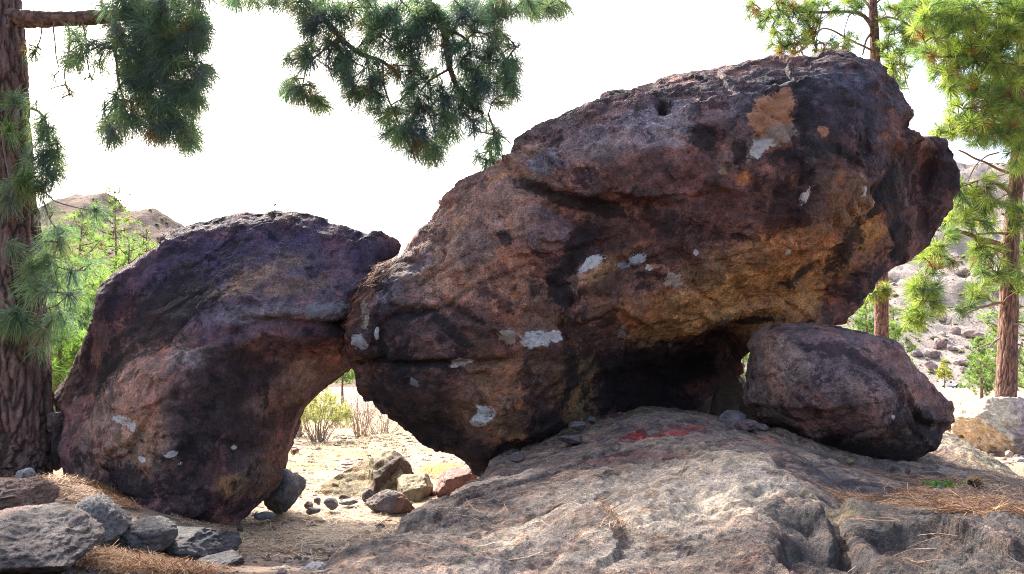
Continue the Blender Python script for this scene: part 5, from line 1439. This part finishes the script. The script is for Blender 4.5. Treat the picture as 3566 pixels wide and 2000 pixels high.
# ------------------------------------------------------------------ shrubs and grass
def blades(pts, h, lean, width, cols, seed):
    r = np.random.default_rng(seed)
    N = len(pts)
    a = r.uniform(0, 6.283, N)
    ln = np.abs(r.normal(size=N)) * lean
    dr = np.c_[np.cos(a) * ln, np.sin(a) * ln, np.ones(N)]
    hh = h * r.uniform(.5, 1.15, N)
    mid = pts + dr * (hh * .5)[:, None]
    tip = pts + dr * hh[:, None] + np.c_[np.cos(a), np.sin(a), -.25 * np.ones(N)] * (hh * lean * .35)[:, None]
    w = np.c_[-np.sin(a), np.cos(a), np.zeros(N)] * width * .5
    w = np.where(r.random(N)[:, None] < .5, w, np.c_[np.cos(a), np.sin(a), np.zeros(N)] * width * .5)
    V = np.stack([pts - w, pts + w, mid + w * .8, mid - w * .8, tip], 1).reshape(-1, 3)
    i = np.arange(N)
    return V, [np.stack([i * 5, i * 5 + 1, i * 5 + 2, i * 5 + 3], -1), np.stack([i * 5 + 3, i * 5 + 2, i * 5 + 4], -1)], np.repeat(cols, 5, 0)


def shrub(name, base, w, h, nst, ntip, seed, pal, label, cat='bush', leafL=.14, leafn=14, leafw=.012, stemc=(.30, .24, .19), lo=.35, group=None, leaf=True, rad=.012):
    r = np.random.default_rng(seed)
    t = root(name, base, label=label, cat=cat, group=group)
    stems, nodes = [], []
    for k in range(nst):
        a = r.uniform(0, 6.283)
        s = math.sqrt(r.random()) * w * .5
        e = np.array([math.cos(a) * s, math.sin(a) * s * .7, h * r.uniform(.6, 1.0) * (1 - .4 * (s / (w * .5)) ** 2)])
        m1 = e * np.array([.45, .45, .4]) + r.normal(size=3) * .06 * w
        b0 = np.array([e[0] * .25, e[1] * .25, -.05])
        p_ = smooth_path([b0, m1, e], 7)
        stems.append((p_, np.linspace(rad, rad * .35, 7)))
        nodes.append(p_[3:])
    allp = np.concatenate(nodes)
    tips = []
    for _ in range(ntip):
        a = r.uniform(0, 6.283)
        s = math.sqrt(r.random()) * w * .5
        zz = h * (lo + (1 - lo) * r.random() ** .8) * math.sqrt(max(0.05, 1 - .75 * (s / (w * .5)) ** 2))
        tips.append((math.cos(a) * s, math.sin(a) * s * .75, zz))
    tips = np.array(tips)
    tw, dirs, _w = grow(allp, tips, r, 0, rad=(rad * .35, rad * .2), maxn=4)
    allw = stems + tw
    V, F, C = tubes(allw, 4, [np.array(stemc) * r.uniform(.7, 1.2) for _ in allw], cap=False)
    link('stem', to_mesh('stem', V, F, col=C), M_TWIG, t, kind='stuff')
    if leaf:
        dirs = dirs + np.array([0, 0, .5])
        dirs /= np.linalg.norm(dirs, axis=1)[:, None]
        V, F, C = needles(tips, dirs, leafL, leafn, leafw, shoot_colors(len(tips), r, pal, .03), seed, 1.0, 0, leafL, False)
        link('foliage', to_mesh('foliage', V, F, smooth=False, col=C), M_GRASS, t, kind='stuff')
    return t


def gpt(u, v, Y):
    w = P(u, v, Y)
    h, _ = drop(BVH_G, w[0], w[1], 6)
    return np.array(h) if h is not None else w


BROOM = [(.36, .36, .14), (.31, .33, .13), (.42, .41, .18), (.28, .31, .14)]
shrub('broom_bush', gpt(1110, 1545, 19.0), 1.55, 1.30, 46, 340, 401, BROOM, 'yellow green broom bush with bare pale stems seen through the arch', leafL=.15, leafn=16, leafw=.010, lo=.5)
shrub('broom_bush', gpt(1040, 1530, 20.5), 1.0, 1.05, 30, 150, 402, BROOM, 'smaller broom bush tucked behind the left pillar of the arch', leafL=.15, leafw=.010, lo=.5)
shrub('dry_shrub', gpt(1258, 1500, 20.5), 1.2, 1.55, 30, 160, 403, BROOM, 'leafless grey shrub right of the broom bush in the arch', 'shrub', leaf=False, stemc=(.34, .25, .19))
shrub('dry_shrub', gpt(1330, 1500, 22), 1.9, .9, 40, 160, 404, BROOM, 'low leafless thicket behind the huge boulder edge in the arch', 'shrub', leaf=False, stemc=(.38, .31, .25))
shrub('dry_shrub', gpt(1180, 1470, 27), 3.0, 1.1, 40, 160, 406, BROOM, 'pale dry thicket in the distance beneath the small round pine', 'shrub', leaf=False, stemc=(.38, .30, .24), rad=.014)
shrub('dry_shrub', gpt(3340, 1450, 14.0), .7, .75, 9, 12, 405, BROOM, 'thin dry stalks between rounded boulder and large pale rock', 'shrub', leaf=False, stemc=(.40, .34, .28), rad=.008)


def grass_patch(patches, h, lean, width, pal, seed, label, name='dry_grass', bvh=BVH_G):
    r = np.random.default_rng(seed)
    pts = []
    for (u, v, Y, rx, ry, n) in patches:
        c0 = P(u, v, Y)
        for _ in range(n):
            a, s = r.uniform(0, 6.283), math.sqrt(r.random())
            h_, _n = drop(bvh, c0[0] + rx * s * math.cos(a), c0[1] + ry * s * math.sin(a), 4)
            if h_ is not None:
                pts.append(np.array(h_) - np.array([0, 0, .01]))
    pts = np.array(pts)
    cols = shoot_colors(len(pts), r, pal, 0)
    V, F, C = blades(pts, h, lean, width, cols, seed)
    org = base_of(pts)
    return link(name, to_mesh(name, V - org, F, smooth=False, col=C), M_GRASS, loc=org, label=label, cat='grass', kind='stuff')


STRAW = [(.42, .35, .23), (.48, .41, .29), (.38, .30, .19), (.45, .40, .25)]
grass_patch([(1540, 1660, 12.5, .3, .4, 420), (1480, 1690, 11.5, .4, .3, 160), (1350, 1560, 17, 1.8, 2.5, 800), (1150, 1590, 16, 1.5, 1.6, 350), (1060, 1640, 13, .5, 1.2, 260), (1300, 1500, 22, 3, 2.5, 1100), (1250, 1450, 30, 6, 5, 2600), (1100, 1450, 32, 5, 5, 1500)], .16, .6, .007, STRAW, 501, 'pale dry grass on the sunlit ground seen through the arch')
grass_patch([(3400, 1440, 22, 1.2, 3, 700), (3500, 1430, 24, 2, 4, 900), (3330, 1400, 40, 3, 8, 900)], .22, .5, .012, STRAW, 502, 'pale dry grass on the flat beyond the large pale rock')


def litter(patches, seed, name, label, L=.17, width=.0035, pal=None, lift=.012, bvh=None, kind='stuff', curve=.25, jitter=.25):
    """fallen needles lying on the surface below them"""
    r = np.random.default_rng(seed)
    pal = np.array(pal or [(.32, .15, .07), (.25, .11, .05), (.40, .22, .11), (.18, .085, .045), (.46, .30, .17)])
    Vs, Cs = [], []
    for (bv, u, v, Y, rx, ry, n, thick, ang, spread) in patches:
        c0 = P(u, v, Y)
        for _ in range(n):
            a, s = r.uniform(0, 6.283), math.sqrt(r.random()) ** .8
            x, y = c0[0] + rx * s * math.cos(a), c0[1] + ry * s * math.sin(a)
            h_, nn = drop(bv, x, y, 6)
            if h_ is None:
                continue
            nn = np.array(nn)
            if nn[2] < .25:
                continue
            az = ang + r.normal() * spread
            t = np.array([math.cos(az), math.sin(az), 0])
            t -= nn * (t @ nn)
            t /= np.linalg.norm(t)
            t = t + nn * r.normal() * jitter * (.06 + min(thick, .1) * 9)
            sd = np.cross(nn, t)
            LL = L * r.uniform(.5, 1.2)
            b0 = np.array(h_) + nn * (lift + thick * r.random() * (1 - s * .7))
            cv = r.normal() * curve
            p0 = b0 - t * LL * .5
            p1 = b0 + sd * cv * LL * .25 + nn * .006
            p2 = b0 + t * LL * .5
            wv = sd / (np.linalg.norm(sd) + 1e-9) * width * .5
            Vs.append([p0 - wv, p0 + wv, p1 + wv, p1 - wv, p2 + wv * .5, p2 - wv * .5])
            Cs.append(pal[r.integers(len(pal))] * r.uniform(.7, 1.25))
    V = np.array(Vs).reshape(-1, 3)
    i = np.arange(len(Vs)) * 6
    F = [np.stack([i, i + 1, i + 2, i + 3], -1), np.stack([i + 3, i + 2, i + 4, i + 5], -1)]
    org = base_of(V)
    return link(name, to_mesh(name, V - org, F, smooth=False, col=np.repeat(np.array(Cs), 6, 0)), M_LITTER, loc=org, label=label, cat='needle litter', kind=kind)


G, S = BVH_G, BVH_S
litter([(G, 250, 1690, 7.6, .42, .45, 1500, .09, .2, 1.2), (G, 190, 1640, 8.1, .3, .3, 500, .06, 1, 2), (G, 330, 1740, 6.9, .35, .35, 700, .05, .2, 1.2), (G, 130, 1720, 6.9, .4, .5, 500, .05, .3, 1.5), (G, 250, 1800, 5.9, .2, .5, 250, .03, .8, 1.5)], 601, 'needle_litter', 'heap of red brown pine needles between trunk and leaning boulder', width=.0045)
litter([(G, 420, 1985, 4.7, .55, .42, 2200, .10, .1, 1.2), (G, 560, 1970, 5.2, .5, .35, 700, .06, -.3, 1.0), (G, 330, 1960, 4.9, .3, .3, 500, .05, 0, 1.5)], 602, 'needle_litter', 'brown needle pile at the bottom edge in front of the grey rocks', width=.004)
PALE = [(.46, .32, .19), (.52, .39, .25), (.40, .24, .12), (.34, .17, .08), (.56, .46, .32)]
litter([(G, 1000, 1800, 8.4, 1.0, 1.6, 3800, .02, .2, 2), (G, 1100, 1880, 7.2, 1.0, .8, 1500, .015, .2, 2), (G, 1150, 1700, 10.5, 1.4, 1.8, 3000, .02, .2, 2), (G, 1200, 1620, 14, 2.2, 2.5, 2200, .02, .2, 2)], 603, 'needle_litter', 'straw coloured fallen needles covering the sunlit arch floor', width=.006, pal=PALE)
litter([(S, 3080, 1735, 5.4, .45, .14, 420, .03, -.45, .75), (S, 3250, 1760, 5.1, .45, .12, 330, .03, -.35, .75), (S, 3400, 1790, 4.9, .55, .16, 700, .045, -.3, .75), (S, 3500, 1830, 4.6, .4, .14, 500, .03, -.4, .75), (S, 3420, 1720, 5.8, .7, .25, 520, .04, -.3, 1.1), (S, 3540, 1760, 5.3, .5, .2, 330, .04, -.3, 1.1), (S, 3480, 1680, 6.6, .7, .3, 420, .03, -.3, .7), (S, 3180, 1650, 6.7, .5, .25, 300, .01, 0, .5), (S, 3400, 1600, 8, .5, .5, 250, .01, .3, 1)], 604, 'needle_litter', 'drifts of orange brown needles lying across the right side of the slab', width=.0042)
litter([(S, 2130, 1840, 4.05, .06, .28, 70, .01, 1.3, .3), (S, 2080, 1745, 4.8, .3, .05, 40, .01, .3, .3), (S, 1900, 1850, 4.1, .8, .6, 12, .003, .3, 2), (S, 2200, 1690, 5.2, 1.0, .8, 22, .003, .3, 2), (S, 2650, 1640, 5.1, .22, .06, 22, .01, .1, .25), (S, 3250, 1850, 4.2, .3, .15, 10, .01, -.6, .15), (S, 2600, 1900, 3.7, .9, .4, 12, .003, .3, 2), (S, 1600, 1850, 4.3, .4, .7, 10, .003, .5, 1), (S, 3300, 1900, 3.8, .6, .3, 12, .003, -.5, .5), (S, 2050, 1560, 7.0, .8, .5, 24, .003, .3, 2), (S, 1960, 1545, 7.7, .5, .15, 160, .01, .4, .5), (S, 2150, 1470, 8.2, .4, .2, 120, .01, .2, .8)], 605, 'needle_litter', 'single dry needles scattered over the foreground slab', width=.0038, L=.2, pal=[(.34, .20, .11), (.28, .14, .07), (.42, .30, .19), (.24, .12, .06)])
BVH_BB = BVHTree.FromObject(BB, bpy.context.evaluated_depsgraph_get())
# needles caught in the crevice of the two big boulders
bmw = np.array(BB.location)


class Shifted:
    def __init__(self, b, o): self.b, self.o = b, Vector(o)

    def ray_cast(self, p, d):
        h = self.b.ray_cast(p - self.o, d)
        return (h[0] + self.o, h[1]) if h[0] is not None else (None, None)


SB = Shifted(BVH_BB, bmw)
litter([(SB, 1340, 925, 8.05, .16, .12, 90, .03, .65, .3), (SB, 1270, 975, 8.05, .14, .12, 90, .03, .7, .3), (SB, 1220, 1015, 8.05, .08, .1, 45, .03, .8, .3)], 606, 'needle_litter', 'reddish needles caught in the crevice where the two big boulders meet', width=.004, pal=[(.30, .12, .06), (.24, .09, .05), (.36, .17, .09)])

# small green herbs
for (u, v, Y, seed, n, lab) in [(3300, 1670, 6.35, 701, 60, 'small bright green herb growing beside the needle drift on the slab'), (112, 1745, 6.4, 702, 110, 'dark green moss tuft under the needle heap at the left')]:
    w = P(u, v, Y)
    h_, _n = drop(S if u > 2000 else G, w[0], w[1], 4)
    b0 = np.array(h_)
    r = np.random.default_rng(seed)
    t = root('green_herb', b0, label=lab, cat='plant')
    tips = np.c_[r.normal(size=n) * .07, r.normal(size=n) * .05, r.uniform(.015, .06, n)]
    st = [(smooth_path([(q_[0] * .3, q_[1] * .3, -.01), q_ * .6, q_], 4), np.full(4, .0015)) for q_ in tips[:20]]
    V, F, C = tubes(st, 4, [np.array([.15, .2, .06])] * len(st), cap=False)
    link('stem', to_mesh('stem', V, F, col=C), M_TWIG, t, kind='stuff')
    dirs = np.c_[r.normal(size=(n, 2)) * .7, np.ones(n)]
    dirs /= np.linalg.norm(dirs, axis=1)[:, None]
    V, F, C = needles(tips, dirs, .03, 5, .012, shoot_colors(n, r, [(.10, .28, .05), (.14, .33, .06)] if u > 2000 else [(.05, .10, .03), (.08, .13, .04)], 0), seed, 1.2, 0, .01, True)
    link('foliage', to_mesh('foliage', V, F, smooth=False, col=C), M_GRASS, t, kind='stuff')


# pine cones
def pine_cone(u, v, Y, bvh, seed, label, L=.11, rz=.4):
    w = P(u, v, Y)
    h_, _n = drop(bvh, w[0], w[1], 4)
    t = root('pine_cone', np.array(h_) + np.array([0, 0, .03]), label=label, cat='pine cone')
    r = np.random.default_rng(seed)
    # core along local x, scales in a spiral
    V, F, C = tubes([(np.c_[np.linspace(-.5, .5, 7) * L, np.zeros(7), np.zeros(7)], np.array([.2, .3, .32, .3, .25, .17, .06]) * L)], 8, [np.array([.10, .055, .03])])
    core = rot_z(V, rz)
    link('core', to_mesh('core', core, F, col=C), M_TWIG, t)
    v0 = np.array([[0, -.5, 0], [0, .5, 0], [.7, .55, .28], [.7, -.55, .28], [1.0, 0, .45], [.7, 0, .05]])
    fs = [np.array([[0, 1, 2, 3]]), np.array([[3, 2, 4], [1, 0, 5], [2, 1, 5], [0, 3, 5], [4, 2, 5], [3, 4, 5]])]
    me = to_mesh('scale', v0 * .026, fs, smooth=False, col=np.array([[.26, .17, .10]] * 6))
    me.materials.append(M_TWIG)
    for k in range(60):
        s = k / 59.0
        a = k * 2.39996
        rad = np.interp(s, [0, .3, .7, 1], [.2, .3, .24, .08]) * L
        o = link('scale', me, None, t)
        x = (-.45 + .95 * s) * L
        ca_, sa_ = math.cos(a), math.sin(a)
        o.location = Vector((x, rad * ca_, rad * sa_))
        o.location = Vector(rot_z(np.array([o.location[:]]), rz)[0])
        nv = Vector(rot_z(np.array([[.75, ca_, sa_]]), rz)[0])
        o.rotation_euler = nv.to_track_quat('X', 'Z').to_euler()
        o.scale = (1.1 - .5 * s,) * 3
    return t


pine_cone(3400, 1722, 5.75, S, 801, 'brown pine cone lying in the needle drift on the right of the slab')
pine_cone(322, 1985, 4.55, G, 802, 'pine cone half sunk in the needle pile at the bottom left', .10, 1.2)

# ------------------------------------------------------------------ far slope: rocks and shrubs
r = np.random.default_rng(91)
rm, sm_ = [], []
for k in range(6):
    vv, f = rock_shape(900 + k, (1, .8, .75), 4, 11, (.3, .7), 1.6)
    me = to_mesh('hill_rock', vv, f, col=stone_col(vv, [(.28, .22, .20), (.32, .26, .23), (.22, .155, .15), (.34, .27, .24), (.25, .17, .15), (.3, .24, .21)][k], k, [((.6, -.7, -.2), .35, (.12, .08, .08), .8)] if k % 2 else ()))
    me.materials.append(M_FARROCK)
    rm.append(me)
for k in range(4):
    n = 70
    a = r.normal(size=(n, 3))
    a /= np.linalg.norm(a, axis=1)[:, None]
    a[:, 2] = np.abs(a[:, 2])
    tips = a * r.uniform(.5, 1, (n, 1)) * np.array([.5, .45, .5])
    V, F, C = needles(tips, a, .3, 14, .05, shoot_colors(n, r, [[(.20, .22, .09), (.16, .2, .08)], [(.28, .27, .12), (.24, .25, .12)], [(.13, .17, .07)], [(.30, .25, .16), (.26, .23, .14)]][k], 0), 950 + k, 1.2, 0, .2, False)
    me = to_mesh('hill_shrub', V, F, smooth=False, col=C)
    me.materials.append(M_GRASS)
    sm_.append(me)
named = [(3275, 1215, 46, 48, 2, 'dark purplish block with a shaded front on the far slope'), (3170, 1212, 26, 40, 4, 'dark upright rock at the left of the far rock pile'), (3400, 1180, 90, 40, 4, 'long dark slab with shadowed underside high on the far rock pile'), (3245, 1245, 50, 40, 1, 'pale blocky rock beneath the dark block on the far slope'), (3190, 1240, 44, 26, 3, 'pale flat rock left in the far rock pile'), (3330, 1165, 40, 34, 0, 'pale tilted slab right of the dark block on the far slope'), (3245, 1290, 44, 40, 4, 'reddish rock low on the far slope above the parked vehicles'), (3350, 1270, 60, 26, 3, 'white tilted slab at the right foot of the far slope'), (3350, 960, 60, 34, 0, 'broad outcrop high on the far slope'), (3210, 1150, 30, 24, 1, 'pale rock above the dark upright rock on the far slope')]


def on_slope(u, v):
    h_ = ray_hit(BVH_H, u, v)
    if h_ is None:
        h_ = ray_hit(BVH_G, u, v)
    return h_


for (u, v, wpx, hpx, mi, lab) in named:
    h_ = on_slope(u, v)
    if h_ is None:
        continue
    k = h_.y / FPX
    o = link('hill_rock', rm[mi], None, loc=tuple(h_), label=lab, cat='rock', group='rocks on the far slope')
    o.scale = (wpx * k, wpx * k * .9, hpx * k * 1.3)
    o.rotation_euler = (0, 0, r.uniform(-.5, .5))
    o.location.z -= hpx * k * .15
cnt = 0
while cnt < 110:
    u, v = r.uniform(2990, 3590), r.uniform(880, 1330)
    if r.random() > (.25 if v < 1100 else 1.0):
        continue
    h_ = on_slope(u, v)
    if h_ is None or h_.y > 900:
        cnt += 1
        continue
    k = h_.y / FPX
    s = k * (6 + 34 * r.random() ** 3)
    o = link('hill_rock', rm[r.integers(6)], None, loc=tuple(h_), label='rough block lying among the scree of the far right slope', cat='rock', group='scree blocks on the far slope')
    o.scale = (s * r.uniform(.8, 1.6), s, s * r.uniform(.6, 1.1))
    o.rotation_euler = (r.uniform(-.3, .3), r.uniform(-.3, .3), r.uniform(0, 6.28))
    o.location.z -= .15 * s
    cnt += 1
# fine scree between the blocks
iv, if_ = ico(1)
Vs, Fs, Cs = [], [], []
for k in range(3200):
    h_ = ray_hit(BVH_H, r.uniform(2960, 3600), 560 + 780 * r.random() ** .8)
    if h_ is None:
        continue
    sz = h_.y / FPX * (2.0 + 7 * r.random() ** 3)
    w = iv * r.uniform(.6, 1.3, (len(iv), 1)) * np.array([1.2, 1.0, .7]) * sz * .5
    Vs.append(rot_z(w, r.uniform(0, 6.28)) + np.array(h_))
    Fs.append(if_ + len(iv) * (len(Vs) - 1))
    Cs.append(np.repeat([np.array([.36, .29, .265]) * r.uniform(.45, 1.3)], len(iv), 0))
V = np.concatenate(Vs)
org = base_of(V)
link('scree', to_mesh('scree', V - org, np.concatenate(Fs), smooth=False, col=np.concatenate(Cs)), M_FARROCK, loc=org, label='fine rubble covering the far right slope', cat='scree', kind='stuff')
cnt = 0
while cnt < 150:
    u, v = r.uniform(2990, 3590), r.uniform(620, 1345)
    h_ = on_slope(u, v)
    if h_ is None or h_.y > 900:
        cnt += 1
        continue
    k = h_.y / FPX
    s = k * r.uniform(9, 24)
    o = link('hill_shrub', sm_[r.integers(4)], None, loc=tuple(h_), label='low scrubby bush growing on the far right slope', cat='shrub', group='bushes on the far slope')
    o.scale = (s * r.uniform(.9, 1.5), s, s * r.uniform(.6, 1.0))
    o.rotation_euler = (0, 0, r.uniform(0, 6.28))
    cnt += 1
# scrub and rocks on the left hill
BVH_HL = BVHTree.FromPolygons([tuple(x) for x in np.array([vv_.co[:] for vv_ in bpy.data.objects['hill'].data.vertices])], [tuple(p_.vertices) for p_ in bpy.data.objects['hill'].data.polygons])
for k in range(60):
    h_ = ray_hit(BVH_HL, r.uniform(180, 660), r.uniform(690, 900))
    if h_ is None:
        continue
    kk = h_.y / FPX
    s = kk * r.uniform(6, 14)
    if k % 3:
        o = link('hill_shrub', sm_[r.integers(3)], None, loc=tuple(h_), label='tiny scrub bush dotting the reddish hill at the left', cat='shrub', group='bushes on the left hill')
    else:
        o = link('hill_rock', rm[r.integers(6)], None, loc=tuple(h_), label='small rock outcrop on the reddish hill at the left', cat='rock', group='outcrops on the left hill')
    o.scale = (s * 1.2, s, s * .8)
    o.rotation_euler = (0, 0, r.uniform(0, 6.28))

# ------------------------------------------------------------------ parked vehicles, far off
M_WHITE = plain_mat('white_paint', (.78, .78, .76), .35)
M_BLUE = plain_mat('dark_blue_paint', (.03, .05, .13), .3)
M_GLASS = plain_mat('tinted_glass', (.03, .045, .05), .08, .6)
M_TYRE = plain_mat('tyre_rubber', (.02, .02, .02), .8)
M_SILV = plain_mat('silver_paint', (.5, .52, .55), .3)


def extrude_profile(name, prof, w, mat, parent_o, bev=.05):
    import bmesh
    bm = bmesh.new()
    a = [bm.verts.new((x, -w / 2, z_)) for x, z_ in prof]
    f = bm.faces.new(a)
    ex = bmesh.ops.extrude_face_region(bm, geom=[f])
    for g_ in ex['geom']:
        if isinstance(g_, bmesh.types.BMVert):
            g_.co.y += w
    bmesh.ops.recalc_face_normals(bm, faces=bm.faces)
    bmesh.ops.bevel(bm, geom=list(bm.edges), offset=bev, segments=2, affect='EDGES')
    me = bpy.data.meshes.new(name)
    bm.to_mesh(me)
    bm.free()
    return link(name, me, mat, parent_o)


def vehicle(name, base, rz, body, win, w, wheels, mat, label, cat, band=None):
    t = root(name, base, label=label, cat=cat)
    t.rotation_euler = (0, 0, rz)
    extrude_profile('body', body, w, mat, t)
    for pr, ww in win:
        extrude_profile('window', pr, ww, M_GLASS, t, .01)
    for (x, rr) in wheels:
        for s in (-1, 1):
            V, F, C = tubes([(np.array([[x, s * (w / 2 - .16), rr], [x, s * (w / 2 - .15), rr], [x, s * (w / 2 + .03), rr], [x, s * (w / 2 + .04), rr]]), np.array([rr * .9, rr, rr, rr * .85]))], 16)
            wo_ = link('wheel', to_mesh('wheel', V, F), M_TYRE, t)
            V, F, C = tubes([(np.array([[x, s * (w / 2 + .03), rr], [x, s * (w / 2 + .055), rr]]), np.array([rr * .6, rr * .5]))], 12)
            link('rim', to_mesh('rim', V, F), M_SILV, wo_)
    return t


def flat_at(u, v, Y):
    w = P(u, v, Y)
    h_, _n = drop(BVH_G, w[0], w[1], 60)
    return np.array(h_) if h_ is not None else w


vb = flat_at(3304, 1345, 285)
vehicle('motorhome', vb, -.35, [(-2.6, .5), (-2.6, 2.75), (-.2, 2.95), (1.3, 2.75), (1.9, 1.75), (2.9, 1.35), (3.0, .5)], [([(1.36, 1.75), (1.30, 2.55), (1.42, 2.55), (1.86, 1.75)], 1.85), ([(-1.5, 1.5), (-1.5, 2.1), (-.9, 2.1), (-.9, 1.5)], 2.12), ([(.2, 1.5), (.2, 2.1), (.9, 2.1), (.9, 1.5)], 2.12)], 2.1, [(-1.6, .36), (1.9, .36)], M_WHITE, 'white motorhome parked at the foot of the far slope', 'van')
cb = flat_at(3338, 1353, 262)
vehicle('parked_car', cb, .15, [(-2.1, .35), (-2.1, .85), (-1.5, .95), (-1.0, 1.42), (.5, 1.42), (1.1, .95), (2.0, .8), (2.1, .35)], [([(-1.35, .98), (-.95, 1.36), (.45, 1.36), (.95, .98)], 1.74)], 1.7, [(-1.3, .32), (1.3, .32)], M_BLUE, 'dark blue car parked in front of the white motorhome', 'car')
cb = flat_at(3370, 1348, 275)
vehicle('parked_car', cb, .1, [(-2.1, .35), (-2.1, .85), (-1.5, .95), (-1.0, 1.42), (.5, 1.42), (1.1, .95), (2.0, .8), (2.1, .35)], [([(-1.35, .98), (-.95, 1.36), (.45, 1.36), (.95, .98)], 1.74)], 1.7, [(-1.3, .32), (1.3, .32)], M_SILV, 'silver car parked right of the dark blue car', 'car')
